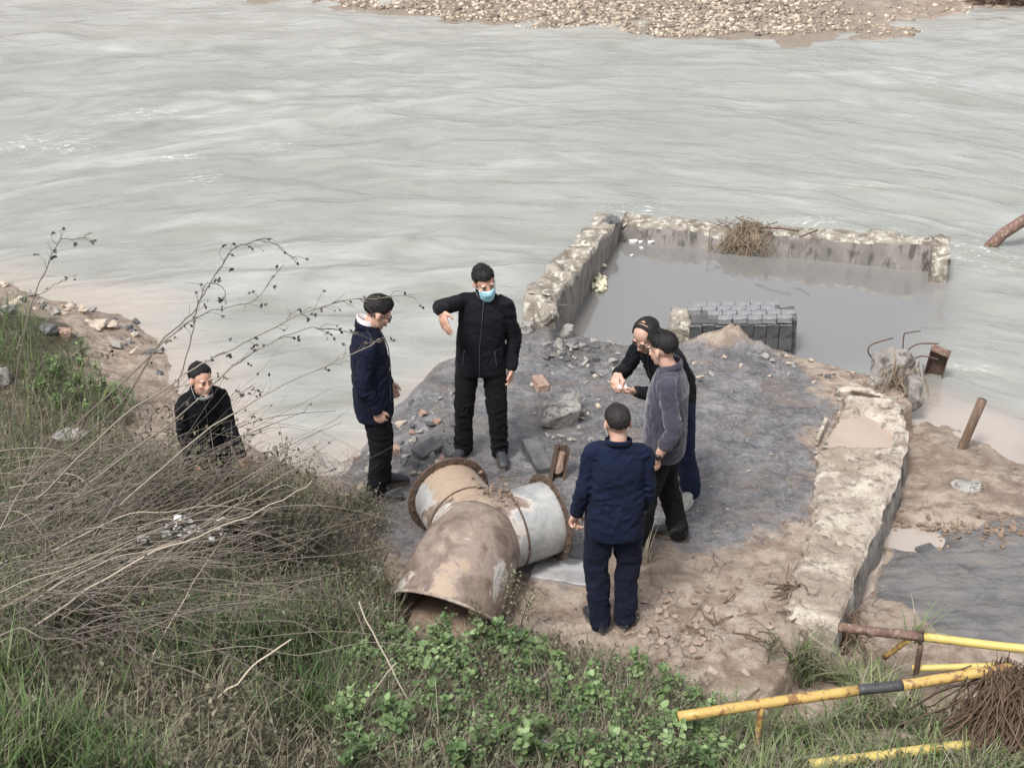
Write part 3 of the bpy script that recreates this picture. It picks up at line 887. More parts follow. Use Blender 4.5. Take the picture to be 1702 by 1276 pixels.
# the lump of masonry in the pool: courses of grey brick
mp = site(1231, 588, -0.28)
bl = empty('brick_masonry_lump', (mp.x, mp.y, -0.36), (R(3), R(-3), R(-5)), 'fallen lump of dark grey brick masonry standing in the pool', 'masonry')
bp = [brick_mesh('brick', (0.0618, 0.034, 0.1465), 200 + k, 0.005, 0.006, 1) for k in range(3)]     # soldiers of the front
tp = [brick_mesh('brick', (0.070, 0.046, 0.032), 210 + k, 0.005, 0.005, 1) for k in range(3)]     # flat bricks of the top
M_darkbrick = simple('dark_brick', (0.06, 0.061, 0.064), (0.12, 0.12, 0.12), 5, 0.35, 0.6, 60, 0.006, 0.5, c3=(0.05, 0.05, 0.052))  # front and side bricks, darker and glossier than the top ones
for q in bp: q.materials.append(M_darkbrick)
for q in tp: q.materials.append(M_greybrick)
core = MB(); core.box((0.0, 0.19, 0.22), (0.49, 0.15, 0.20)); core.build('mortar_core', M_mortar, bl, False)
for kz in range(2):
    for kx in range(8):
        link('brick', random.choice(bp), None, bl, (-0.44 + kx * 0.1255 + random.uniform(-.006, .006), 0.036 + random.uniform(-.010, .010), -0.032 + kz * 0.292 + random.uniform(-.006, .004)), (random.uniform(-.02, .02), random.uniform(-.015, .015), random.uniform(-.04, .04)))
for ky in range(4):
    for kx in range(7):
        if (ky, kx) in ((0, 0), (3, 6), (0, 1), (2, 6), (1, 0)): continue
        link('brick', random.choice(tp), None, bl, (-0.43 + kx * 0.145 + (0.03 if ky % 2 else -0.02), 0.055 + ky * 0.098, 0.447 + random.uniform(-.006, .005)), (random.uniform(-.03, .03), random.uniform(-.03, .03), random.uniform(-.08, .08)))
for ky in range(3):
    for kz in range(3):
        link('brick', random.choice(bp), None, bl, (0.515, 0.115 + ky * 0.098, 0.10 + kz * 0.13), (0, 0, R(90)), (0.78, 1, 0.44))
# a mossy broken slab at its left end
place('concrete_slab', brick_mesh('concrete_slab', (0.27, 0.17, 0.15), 77, 0.012, 0.03, 4), M_conc, 1156, 566, z=-0.30, sink=-0.12, rz=-0.08, tilt=(0.05, 0.06), label='mossy concrete slab leaning at the left end of the brick masonry lump', cat='slab')

# foam and scraps floating in the pool
for i, (u, v, s, lab) in enumerate([(1052, 401, 1.0, 'white foam scrap floating at the far corner of the pool, leftmost'), (1066, 402, .8, 'white foam scrap floating at far pool corner, middle one'), (1083, 402, 1.2, 'white foam scrap floating at far pool corner, rightmost and largest'),
                                    (1066, 412, .45, 'small white ball floating alone in front of the foam scraps'), (1050, 424, .45, 'small pale blue bottle cap floating in the left of the pool'),
                                    (1221, 416, .4, 'small white scrap floating under the straw on the back wall')]):
    place('foam_scrap', rock_mesh('foam_scrap', (0.07 * s, 0.05 * s, 0.035 * s), 14, 300 + i, 1, 0.006), M_white, u, v, z=ZW + 0.005, rz=i, label=lab, cat='foam scrap', group='floating scraps in the pool')
fb = MB()
for i in range(46):
    a = random.random()
    p = site(997 + random.gauss(0, 6), 472 + random.gauss(0, 9), ZW)
    fb.ell((p.x, p.y, ZW + random.uniform(0, 0.05)), (random.uniform(.02, .045), random.uniform(.02, .05), random.uniform(.015, .03)), Euler((random.random(), random.random(), random.random() * 3)).to_matrix(), 7, 5)
tag(fb.build('foam_clump', M_foam), 'clump of yellowish dirty foam floating against the left pool wall', 'foam', kind='stuff')

# ------------------------------------------------------------------ the forked steel pipe fitting
def pipe_mat():
    m, n, l, b = new_mat('muddy_enamelled_steel')
    co = coords(n, l, 'Object')
    big = tex(n, l, 'noise', co, Scale=2.6, Detail=7.0, Roughness=0.55, Distortion=0.5)
    fin = tex(n, l, 'noise', co, Scale=24.0, Detail=7.0, Roughness=0.7)
    mid = tex(n, l, 'noise', co, Scale=7.0, Detail=7.0, Roughness=0.62, Distortion=0.4)
    at = n.new('ShaderNodeAttribute'); at.attribute_name = 'tint'
    sp = n.new('ShaderNodeSeparateColor'); l.new(at.outputs['Color'], sp.inputs[0])
    enamel = ramp(n, l, mid.outputs[0], [(0.3, (0.20, 0.20, 0.195)), (0.5, (0.33, 0.33, 0.325)), (0.7, (0.42, 0.41, 0.395))])
    brown = ramp(n, l, mid.outputs[0], [(0.30, (0.105, 0.076, 0.062)), (0.46, (0.20, 0.148, 0.12)), (0.58, (0.275, 0.215, 0.18)), (0.72, (0.155, 0.122, 0.105))])
    mud = ramp(n, l, fin.outputs[0], [(0.3, (0.28, 0.205, 0.145)), (0.7, (0.37, 0.285, 0.21))])
    f = math_n(n, l, 'ADD', sp.outputs[0], math_n(n, l, 'MULTIPLY', math_n(n, l, 'SUBTRACT', big.outputs[0], 0.5), 1.5))
    f = math_n(n, l, 'ADD', f, math_n(n, l, 'MULTIPLY', math_n(n, l, 'SUBTRACT', fin.outputs[0], 0.5), 0.25))
    c = mix(n, l, ramp(n, l, f, [(0.46, 0.0), (0.52, 1.0)]), brown, enamel)
    c = mix(n, l, ramp(n, l, f, [(0.40, 0.0), (0.45, 0.8), (0.485, 0.8), (0.53, 0.0)]), c, (0.50, 0.46, 0.42))
    g = math_n(n, l, 'ADD', sp.outputs[1], math_n(n, l, 'MULTIPLY', math_n(n, l, 'SUBTRACT', mid.outputs[0], 0.5), 0.9))
    mm = ramp(n, l, g, [(0.48, 0.0), (0.56, 1.0)])
    c = mix(n, l, mm, c, mud)
    d = ramp(n, l, fin.outputs[0], [(0.60, 0.0), (0.70, 0.75)])
    c = mix(n, l, d, c, (0.13, 0.095, 0.075))
    l.new(c, b.inputs['Base Color'])
    l.new(mix(n, l, mm, (0.26,) * 3, (0.62,) * 3), b.inputs['Roughness'])
    l.new(bump(n, l, fin.outputs[0], 0.35, 0.006), b.inputs['Normal'])
    return m
M_pipe = pipe_mat()
M_inner = simple('rusty_inside', (0.10, 0.06, 0.045), (0.23, 0.15, 0.11), 6, 0.85, 0.6, 40, 0.01)
J = site(797, 897, 0.30)
def az(d): return Vector((math.sin(R(d)), math.cos(R(d)), 0))
A_L, A_R, A_M = az(-24), az(62), az(21)
wye = empty('forked_pipe', (J.x, J.y, 0.0), (0, 0, 0), 'large forked steel pipe fitting with two bolted flanges, half coated in mud', 'pipe')
ZC = 0.31
def shell(name, axis, s0, s1, r0, r1, col0, col1, n=22, seg=64, thick=0.014, inner=True, tilt=0.0, bulge=0.0):
    up = Vector((0, 0, 1)); side = axis.cross(up).normalized()
    V, F, C = [], [], []
    rows = [(s0 + (s1 - s0) * i / (n - 1), r0 + (r1 - r0) * i / (n - 1) + bulge * math.sin(math.pi * i / (n - 1)), 0) for i in range(n)]
    if inner: rows += [(s1 - (s1 - s0) * i / (n - 1), r1 + (r0 - r1) * i / (n - 1) - thick, 1) for i in range(n)]
    for (s, r, q) in rows:
        f = (s - s0) / (s1 - s0)
        if tilt:                       # the trunk dips towards the ground
            ff = max(0.0, s)
            dl = tilt * sstep(0.0, 0.55, np.array([s]))[0]
            cpt = axis * (s - 0.10 * ff * ff) + Vector((0, 0, ZC - 0.42 * tilt * ff * ff / 0.55))
            upv = up * math.cos(dl) + axis * math.sin(dl)
        else:
            cpt, upv = axis * s + Vector((0, 0, ZC)), up
        for k in range(seg):
            a = 2 * math.pi * k / seg
            d = side * math.cos(a) + upv * math.sin(a)
            p = cpt + d * r
            V.append(p)
            topness = math.sin(a)
            C.append((col0[0] + (col1[0] - col0[0]) * f, (col0[1] + (col1[1] - col0[1]) * f) * max(0, topness) ** 1.5, f))
    nr = len(rows)
    for i in range(nr - 1):
        for k in range(seg):
            k2 = (k + 1) % seg
            F.append((i * seg + k, i * seg + k2, (i + 1) * seg + k2, (i + 1) * seg + k))
    if inner:
        for k in range(seg):
            k2 = (k + 1) % seg
            F.append(((nr - 1) * seg + k, (nr - 1) * seg + k2, k2, k))
    me = mesh_np(name, V, F); set_attr(me, 'tint', np.array(C))
    o = link(name, me, M_pipe, wye)
    if inner:
        me.materials.append(M_inner)
        mi = np.zeros(len(F), np.int32); mi[n * seg:(nr - 1) * seg] = 1
        me.polygons.foreach_set('material_index', mi)
    return o
LB, RB, MB_ = 0.60, 0.57, 0.64
shell('branch', A_L, 0.02, LB, 0.285, 0.268, (0.40, 0.55), (0.62, 1.0))
shell('branch', A_R, 0.02, RB, 0.285, 0.268, (0.10, 0.25), (1.0, 0.0))
body_o = shell('body', -A_M, 0.0, MB_, 0.318, 0.365, (0.26, 0.30), (0.27, 0.56), n=34, bulge=0.018, tilt=0.62)
# reinforcing crotch between the branches
cr = MB(); cr.ell((A_M.x * 0.03, A_M.y * 0.03, ZC), (0.318, 0.25, 0.312), Matrix.Rotation(-R(20.5), 3, 'Z'), 40, 26)
cme = cr.mesh('junction'); cv = verts_np(cme); set_attr(cme, 'tint', np.stack([np.full(len(cv), .33), .62 * np.clip((cv[:, 2] - ZC) / .3, 0, 1), cv[:, 2] * 0], 1))
link('junction', cme, M_pipe, wye)
# weld seams where the branches meet the body
for ax, s, r in ((A_L, 0.24, 0.280), (A_R, 0.25, 0.280)):
    up = Vector((0, 0, 1)); side = ax.cross(up)
    wm = MB()
    wm.tube([ax * (s + 0.0) + Vector((0, 0, ZC)) + (side * math.cos(a) + up * math.sin(a)) * r for a in [2 * math.pi * k / 48 for k in range(49)]], 0.008, 6)
    wm.build('weld_seam', M_rust, wye)
M_bolt = simple('rusty_bolt', (0.06, 0.045, 0.038), (0.12, 0.085, 0.065), 30, 0.7)
def flange(ax, s, ro, ri, th=0.016, nb=20):
    up = Vector((0, 0, 1)); side = ax.cross(up).normalized()
    seg = 72
    V, F = [], []
    for (r, q) in ((ri, 0), (ro - .004, 0), (ro, .15), (ro, .85), (ro - .004, 1), (ri, 1)):
        for k in range(seg):
            a = 2 * math.pi * k / seg
            V.append(ax * (s + th * q) + Vector((0, 0, ZC)) + (side * math.cos(a) + up * math.sin(a)) * r)
    for i in range(6):
        for k in range(seg):
            k2 = (k + 1) % seg; i2 = (i + 1) % 6
            F.append((i * seg + k, i * seg + k2, i2 * seg + k2, i2 * seg + k))
    fo = link('flange', mesh_np('flange', V, F, False), M_rust, wye)
    bm_ = MB(); bm_.tube([(0, 0, -0.004), (0, 0, 0.012)], 0.010, 6); bme = bm_.mesh('bolt', False); bme.materials.append(M_bolt)
    rot = (-ax).to_track_quat('Z', 'Y').to_euler()
    for k in range(nb):
        a = 2 * math.pi * (k + .5) / nb
        p = ax * s + Vector((0, 0, ZC)) + (side * math.cos(a) + up * math.sin(a)) * ((ro + 0.27) / 2)
        link('bolt', bme, None, fo, p, rot)
flange(A_L, LB - 0.012, 0.322, 0.255)
flange(A_R, RB - 0.012, 0.325, 0.255)
# thin lip round the mouth of the trunk
_dl = 0.62 * float(sstep(0.0, 0.55, np.array([MB_]))[0])
_sd = (-A_M).cross(Vector((0, 0, 1))).normalized()
_cp = -A_M * (MB_ - 0.10 * MB_ ** 2) + Vector((0, 0, ZC - 0.42 * 0.62 * MB_ ** 2 / 0.55))
_uv = Vector((0, 0, 1)) * math.cos(_dl) - A_M * math.sin(_dl)
lp_ = MB(); lp_.tube([_cp + (_sd * math.cos(a) + _uv * math.sin(a)) * 0.368 for a in [2 * math.pi * k / 64 for k in range(65)]], 0.013, 6)
lp_.build('lip', simple('worn_lip', (0.42, 0.36, 0.31), (0.20, 0.14, 0.11), 12, 0.8, 0.6, 60, 0.004), wye)
# mud lying on the pipe, twigs caught in the fork
M_mudclod = simple('mud_clod', (0.155, 0.11, 0.08), (0.27, 0.20, 0.15), 12, 0.9, 0.9, 50, 0.01, 0.2)
def clods(name, n, fn, smin, smax, m, label=None, cat=None, kind='stuff', parent=None):
    mb = MB()
    base = [rock_mesh('tmp', (1, 0.75, 0.4), 10, 500 + k) for k in range(5)]
    for _ in range(n):
        p, s = fn(), random.uniform(smin, smax)
        bmh = random.choice(base)
        M = Euler((random.uniform(-.5, .5), random.uniform(-.5, .5), random.random() * 6.3)).to_matrix()
        vs_ = [p + M @ (v.co * s) for v in bmh.vertices]
        mb.add(vs_, [tuple(f.vertices) for f in bmh.polygons])
    for q in base: bpy.data.meshes.remove(q)
    o = mb.build(name, m, parent, False)
    return tag(o, label, cat, kind=kind)
def on_pipe():
    a = random.gauss(0, 0.5); s = random.choice([random.gauss(0.12, .09), random.uniform(0.45, 0.75)])
    side = A_M.cross(Vector((0, 0, 1)))
    if s < 0.35: return A_M * (0.20 + random.gauss(0, .10)) + side * random.gauss(0.02, .08) + Vector((0, 0, ZC + 0.285 + random.uniform(-.03, .01)))
    r = 0.345
    return -A_M * s + Vector((0, 0, ZC - 0.42 * s * s + r * math.cos(a))) + side * r * math.sin(a)
clods('mud_lumps', 170, on_pipe, 0.008, 0.028, M_mudclod, parent=wye)
# outflow plate lying in the pipe mouth: a mud tongue
tong = MB()
sdv = A_M.cross(Vector((0, 0, 1)))
tong.loft([(-A_M * q + Vector((0, 0, zz)), sdv * w, Vector((0, 0, hh)) + A_M * hh * .4) for q, w, zz, hh in ((.30, .22, .0, .10), (.5, .28, .0, .13), (.68, .27, -.04, .13), (.85, .20, -.05, .10), (1.0, .12, -.06, .05))], 24, 2)
link('mud_tongue', tong.mesh('mud_tongue'), M_mudclod, wye)

# pale wet sheet beside the right branch
M_wet = simple('wet_concrete', (0.36, 0.35, 0.35), (0.22, 0.21, 0.21), 6, 0.35, 0.6, 40, 0.01, 0.5)
sp_ = hit(945, 955)
sl = brick_mesh('concrete_slab', (0.25, 0.14, 0.02), 88, 0.006, 0.02, 5)
tag(link('concrete_slab', sl, M_wet, None, (sp_.x, sp_.y + 0.03, sp_.z + 0.0), (0, 0, -0.25)), 'thin pale wet concrete slab beneath the right pipe branch', 'slab')

# ------------------------------------------------------------------ railings bent over the bank, posts and rebar
def paint(name, c, chip, rust):
    m, n, l, b = new_mat(name)
    co = coords(n, l, 'Object')
    t1 = tex(n, l, 'noise', co, Scale=9.0, Detail=8.0, Roughness=0.7)
    t2 = tex(n, l, 'noise', co, Scale=42.0, Detail=6.0, Roughness=0.7)
    rc = ramp(n, l, t2.outputs[0], [(0.35, (0.13, 0.065, 0.03)), (0.7, (0.30, 0.16, 0.07))])
    base = ramp(n, l, t1.outputs[0], [(0.35, c), (0.7, tuple(x * 0.82 for x in c))])
    f = math_n(n, l, 'ADD', t1.outputs[0], math_n(n, l, 'MULTIPLY', math_n(n, l, 'SUBTRACT', t2.outputs[0], 0.5), 0.6))
    col = mix(n, l, ramp(n, l, f, [(rust, 0.0), (rust + 0.05, 1.0)]), base, rc)
    l.new(col, b.inputs['Base Color'])
    b.inputs['Roughness'].default_value = 0.5
    l.new(bump(n, l, t2.outputs[0], 0.4, 0.003), b.inputs['Normal'])
    return m
M_yel = paint('yellow_paint', (0.58, 0.45, 0.14), 0, 0.585)
M_yel2 = paint('rusty_yellow_paint', (0.50, 0.34, 0.11), 0, 0.52)
M_tape = simple('black_paint', (0.03, 0.03, 0.034), (0.06, 0.06, 0.06), 20, 0.55, 0.4, 60, 0.003)
def rail(parent, name, m, pts, r, label=None, sub=8):
    P = []
    for a, b_ in zip(pts, pts[1:]):
        for k in range(sub): P.append(Vector(a).lerp(Vector(b_), k / sub))
    P.append(Vector(pts[-1]))
    P = [p + Vector((0, 0, 0.006 * mnoise.noise(p * 2))) for p in P]
    mb = MB(); mb.tube(P, r, 14)
    o = mb.build(name, m, parent)
    if label: o['label'] = label
    return o
# far railing
y_far = site(1400, 1045, 0.25)
fr = empty('handrail', (0, 0, 0), (0, 0, 0), 'far bent handrail, brown at its left end and yellow to the right', 'railing')
fA, fM, fB = site(1393, 1042, 0.28), site(1528, 1058, 0.30), site(1790, 1087, 0.36)
rail(fr, 'top_rail', M_yel, [fM, fB], 0.028)
rail(fr, 'top_rail', M_rustlight, [fA, fM], 0.031, 'bare rusty brown end of the top rail')
fl = site(1532, 1064, 0.28)
rail(fr, 'post', M_rust, [fl + Vector((0, 0.0, -0.04)), fl + Vector((0.01, 0, -0.5))], 0.018)
rail(fr, 'brace', M_yel2, [site(1512, 1062, 0.27), site(1470, 1092, 0.0)], 0.018)
rail(fr, 'lower_rail', M_yel, [site(1516, 1110, 0.02), site(1660, 1106, 0.10)], 0.022)
cl = MB(); cl.tube([fM + Vector((-.012, 0, 0)), fM + Vector((.02, 0, .003))], 0.036, 12); cl.ell(fM + Vector((0.01, 0, .045)), (.016, .016, .02)); cl.build('clamp', M_rust, fr)
tag(fr)
# near railing
g0 = hit(1265, 1262)
zr = g0.z + 0.36
nA_, nB_, nC_, nD_ = site(1127, 1190, zr), site(1426, 1146, zr + 0.0), site(1500, 1138, zr + 0.02), site(1680, 1110, zr + 0.04)
nr = empty('handrail', (0, 0, 0), (0, 0, 0), 'near rusty yellow handrail with a black painted band, leaning over the bank', 'railing')
rail(nr, 'top_rail', M_yel2, [nA_, nB_], 0.030)
rail(nr, 'black_band', M_tape, [nB_, nC_], 0.0305)
rail(nr, 'top_rail', M_yel2, [nC_, nD_], 0.030)
pt = site(1265, 1172, zr)
rail(nr, 'post', M_yel2, [pt, Vector((pt.x + .005, pt.y, g0.z - 0.15))], 0.018)
g1 = hit(1600, 1245)
rail(nr, 'lower_rail', M_yel, [site(1345, 1270, g1.z + 0.10), site(1640, 1232, g1.z + 0.12)], 0.030)
# posts and pipes in the river
M_wood = simple('weathered_post', (0.21, 0.145, 0.10), (0.115, 0.08, 0.058), 8, 0.85, 0.8, 50, 0.008, 0.3, stretch=(4, 4, 0.5))
pb = site(1593, 758, -0.32)
ptop = at_y(1633, 664, pb.y + 0.02)
pm = MB()
pm.tube([pb - (ptop - pb) * 0.15, pb, pb.lerp(ptop, .5), ptop], [0.039, 0.037, 0.038, 0.040], 10)
tag(pm.build('wooden_post', M_wood), 'round brown post leaning to the right out of the mud', 'post')
c0 = site(1640, 415, ZW - 0.02)
cp = MB(); cp.tube([c0 + Vector((-.12, -.02, -.14)), c0, c0 + Vector((.17, .03, .19)), c0 + Vector((.40, .05, .36)), c0 + Vector((.75, .1, .48)), c0 + Vector((1.1, .15, .45))], 0.068, 16)
o = cp.build('curved_pipe', M_rustlight); tag(o, 'curved rusty pipe rising from the river at the right edge', 'pipe')
cw = MB()
for _ in range(60):
    a = random.uniform(-1, 1)
    p = c0 + Vector((0.0 + random.gauss(0, .03), -.04, .03 + random.gauss(0, .02)))
    cw.tube([p, p + Vector((random.gauss(0, .05), -.03, random.gauss(-.02, .04)))], 0.004, 4)
M_weed = simple('river_weed', (0.07, 0.11, 0.03), (0.12, 0.13, 0.05), 10, 0.8)
tag(cw.build('weed_tuft', M_weed), 'green weed tuft caught on the curved rusty pipe', 'weed')
# rusty beam end at the pool mouth
q = site(1552, 620, ZW)
bt = empty('steel_beam', (q.x, q.y, q.z), (R(8), R(6), R(-25)), 'rusty steel beam end sticking out of the water behind the wall stump', 'beam')
bb = MB()
for c, h in (((0, 0.045, .10), (.085, .005, .17)), ((-.085, 0, .10), (.005, .05, .17)), ((.085, 0, .10), (.005, .05, .17))): bb.box(c, h)
bb.build('channel', M_rust, bt, False)
bb = MB(); bb.box((0, 0, .275), (.095, .055, .007), Matrix.Rotation(0.15, 3, 'Y')); bb.build('cap_plate', M_rustlight, bt, False)
def rod(pts, r, label, m=M_rust, name='rebar'):
    P = []
    pts = [Vector(p) for p in pts]
    for i in range(len(pts) - 1):
        for k in range(6):
            p0, p1, p2, p3 = pts[max(i - 1, 0)], pts[i], pts[i + 1], pts[min(i + 2, len(pts) - 1)]
            tt = k / 6
            P.append(0.5 * ((2 * p1) + (p2 - p0) * tt + (2 * p0 - 5 * p1 + 4 * p2 - p3) * tt * tt + (3 * p1 - p0 - 3 * p2 + p3) * tt ** 3))
    P.append(pts[-1])
    mb = MB(); mb.tube(P, r, 7)
    return tag(mb.build(name, m), label, name)
ys_ = site(1478, 612, 0).y
rod([at_y(1455, 600, ys_), at_y(1443, 585, ys_), at_y(1450, 572, ys_), at_y(1484, 562, ys_ + .03)], 0.007, 'thin rusty rebar hoop curling up from the jagged wall stump')
rod([at_y(1500, 612, ys_), at_y(1502, 560, ys_), at_y(1510, 553, ys_), at_y(1530, 550, ys_)], 0.006, 'thin dark rebar hook bent over above the wall stump')
rod([at_y(1505, 585, ys_), at_y(1525, 572, ys_), at_y(1560, 571, ys_ - .1)], 0.007, 'straight rusty rebar reaching from the stump to the steel beam')
rod([at_y(1500, 606, ys_), at_y(1530, 592, ys_), at_y(1558, 597, ys_ - .15)], 0.007, 'lower thin rusty rebar below the straight one beside the beam')
rod([at_y(1400, 657, 9.95), at_y(1420, 662, 9.95), at_y(1455, 668, 9.95)], 0.015, 'rusty rebar lying in the gap of the pale concrete above the tray')
rod([site(1415, 650, .08), site(1440, 655, .07), site(1462, 660, .07)], 0.012, 'short rusty rebar under the long pale concrete chunk')
rod([site(1265, 378, .06), site(1300, 380, .10), site(1328, 384, .10)], 0.012, 'dark stick lying across the back wall, pointing right')
rod([site(1328, 394, .02), site(1345, 388, .06), site(1360, 382, .12)], 0.010, 'short dark stick rising from the back wall top')
# straw wrapped round the back wall
M_straw = simple('dead_straw', (0.23, 0.175, 0.12), (0.13, 0.095, 0.065), 12, 0.9)
M_roots = simple('brown_roots', (0.16, 0.105, 0.07), (0.085, 0.055, 0.038), 14, 0.9)
def tangle(name, n, fn, r, m, label, cat, seg=4):
    mb = MB()
    for _ in range(n): mb.tube(fn(), r * random.uniform(.6, 1.3), seg, False)
    return tag(mb.build(name, m), label, cat)
wp = pB + (pC - pB) * 0.42
nB_ = Vector((-dBC.y, dBC.x, 0))
def straw_fn():
    x = random.gauss(0, .12)
    p = wp + dBC * x + nB_ * 0.16 + Vector((0, 0, 0.24 + random.uniform(-.02, .09)))
    a = [p + dBC * random.gauss(0, .08) + nB_ * random.gauss(.08, .1), p, p + dBC * random.gauss(0, .06) - nB_ * 0.21 + Vector((0, 0, -.02)), p + dBC * random.gauss(.02, .12) - nB_ * random.uniform(.22, .27) + Vector((0, 0, -.12 - random.random() * .22))]
    return a
tangle('straw_clump', 85, straw_fn, 0.006, M_straw, 'clump of dead straw and twigs draped over the back wall', 'straw')
# root curtain on the railing end, lower right
rt = hit(1660, 1262)
rp = site(1665, 1130, zr + 0.03)
rc = MB(); 
def root_fn():
    a = random.uniform(0, 6.28)
    x = random.gauss(0.12, .12)
    p = rp + Vector((x, random.gauss(-.05, .08), .05 - abs(x) * .15 + random.gauss(0, .02)))
    L = random.uniform(.25, .75)
    P = [p]
    d = Vector((random.gauss(0, .35), random.gauss(-.2, .25), -1)).normalized()
    for k in range(6):
        d = (d + Vector((random.gauss(0, .28), random.gauss(0, .25), -.1))).normalized()
        P.append(P[-1] + d * L / 6)
    return P
ro = empty('root_mass', (rp.x, rp.y, rp.z), (0, 0, 0), 'hanging mass of dry brown roots over the railing at the lower right', 'roots')
rmb = MB()
for _ in range(900): rmb.tube([p - rp for p in root_fn()], random.uniform(.002, .0055), 4, False)
tag(rmb.build('root_strands', M_roots, ro), kind='stuff')
rk = rock_mesh('root_core', (0.26, 0.13, 0.36), 40, 7, 3, 0.05)
link('root_core', rk, simple('root_soil', (0.085, 0.058, 0.04), (0.14, 0.10, 0.07), 16, 0.95, 1.0, 40, 0.03), ro, (0.10, 0.02, -0.36))
# driftwood root on the wall end
def snag_fn():
    p = hit(1318, 1000) + Vector((random.gauss(0, .02), 0, .04))
    P = [p]; d = Vector((random.gauss(0, 1), random.gauss(-.2, .5), random.gauss(.0, .15))).normalized()
    for k in range(6):
        d = (d + Vector((random.gauss(0, .4), random.gauss(0, .4), random.gauss(-.12, .15)))).normalized()
        P.append(P[-1] + d * random.uniform(.02, .05))
    return P
tangle('root_snag', 34, snag_fn, 0.005, M_roots, 'snag of dark driftwood roots at the near end of the pale wall top', 'root')
snag2 = [hit(1382, 1062) + Vector((0, 0, .0)), 0]
def snag_fn2():
    p = hit(1390, 1075) + Vector((random.gauss(0, .09), random.gauss(0, .05), random.gauss(.15, .1)))
    P = [p]; d = Vector((random.gauss(0, .5), random.gauss(-.3, .4), -1)).normalized()
    for k in range(5):
        d = (d + Vector((random.gauss(0, .3), random.gauss(0, .3), random.gauss(-.1, .2)))).normalized()
        P.append(P[-1] + d * random.uniform(.03, .08))
    return P
tangle('root_snag', 120, snag_fn2, 0.005, M_roots, 'fringe of brown roots hanging under the brown handrail end', 'root')
# dried mud flakes at the toe of the bank and along the wall
def flakes():
    while True:
        u, v = random.gauss(1130, 90), random.gauss(1035, 45)
        if 870 < u < 1320 and 960 < v < 1125:
            p = hit(u, v); return p + Vector((0, 0, .004))
M_flake = simple('dried_mud', (0.24, 0.175, 0.135), (0.36, 0.285, 0.23), 5, 0.9, 0.8, 40, 0.01, 0.2)
clods('mud_flakes', 90, flakes, 0.008, 0.05, M_flake, 'curled flakes of dried mud strewn behind the navy suited man', 'mud')
def debris():
    u, v = random.uniform(1460, 1700), random.gauss(885, 14); return hit(u, v) + Vector((0, 0, .004))
clods('mud_crumbs', 150, debris, 0.01, 0.04, M_mudclod, 'dark crumbs of mud along the wet sheet at right', 'mud')
def grit():
    while True:
        u, v = random.uniform(640, 1380), random.uniform(560, 900)
        p = hit(u, v)
        if p.z > -0.1: return p
clods('slab_grit', 900, grit, 0.004, 0.014, M_rock, 'fine grey grit lying on the wet slab', 'grit')
# pebbles of the far bank
pv = []
mb = MB()
pxs = []
N = 9000
fxr = rng.uniform(-4.5, 9.5, N * 2); fyr = 24 + rng.random(N * 2) ** 1.5 * 7
fz = height(fxr, fyr)
ok = (fz > ZW - 0.02) & (rng.random(N * 2) < 1 - 0.9 * sstep(5.0, 7.5, fxr))
fxr, fyr, fz = fxr[ok][:N], fyr[ok][:N], fz[ok][:N]
basis = [np.array([v.co for v in rock_mesh('t', (1, .8, .55), 9, 700 + k).vertices]) for k in range(1)]
tm = bpy.data.meshes['t']; tf = []
for f in tm.polygons:
    q = list(f.vertices); tf += [(q[0], q[i], q[i + 1]) for i in range(1, len(q) - 1)]
tf = np.array(tf); b0 = basis[0]
n = len(fxr); s = rng.uniform(.02, .075, n) * np.where(rng.random(n) < .1, 1.6, 1); an = rng.uniform(0, 6.28, n)
V = b0[None] * s[:, None, None] * rng.uniform(.7, 1.3, (n, 1, 3))
Vx = V[..., 0] * np.cos(an)[:, None] - V[..., 1] * np.sin(an)[:, None]; Vy = V[..., 0] * np.sin(an)[:, None] + V[..., 1] * np.cos(an)[:, None]
V = np.stack([Vx + fxr[:, None], Vy + fyr[:, None], V[..., 2] + fz[:, None] + .01], -1).reshape(-1, 3)
F = (tf[None] + (np.arange(n) * len(b0))[:, None, None]).reshape(-1, 3)
pm = mesh_np('pebbles', V, F, False)
tint = np.repeat(np.clip(rng.normal(.5, .22, n), 0, 1), len(b0)); set_attr(pm, 'tint', np.stack([tint] * 3, 1))
def tint_mat(name, stops, rough=0.85, trans=0.0):
    m, n_, l, b = new_mat(name)
    at = n_.new('ShaderNodeAttribute'); at.attribute_name = 'tint'
    sp = n_.new('ShaderNodeSeparateColor'); l.new(at.outputs['Color'], sp.inputs[0])
    c = ramp(n_, l, sp.outputs[0], stops)
    l.new(c, b.inputs['Base Color'])
    b.inputs['Roughness'].default_value = rough
    b.inputs['Specular IOR Level'].default_value = 0.3
    if trans:
        tr = n_.new('ShaderNodeBsdfTranslucent'); l.new(c, tr.inputs['Color'])
        ms = n_.new('ShaderNodeMixShader'); ms.inputs[0].default_value = trans
        out = [x for x in n_ if x.type == 'OUTPUT_MATERIAL'][0]
        l.new(b.outputs[0], ms.inputs[1]); l.new(tr.outputs[0], ms.inputs[2]); l.new(ms.outputs[0], out.inputs['Surface'])
    return m
tag(link('pebbles', pm, tint_mat('pebbles', [(0.1, (0.13, 0.105, 0.085)), (0.5, (0.33, 0.27, 0.21)), (0.9, (0.55, 0.47, 0.38))])), 'bank of tan river pebbles on the far shore', 'pebbles', kind='stuff')
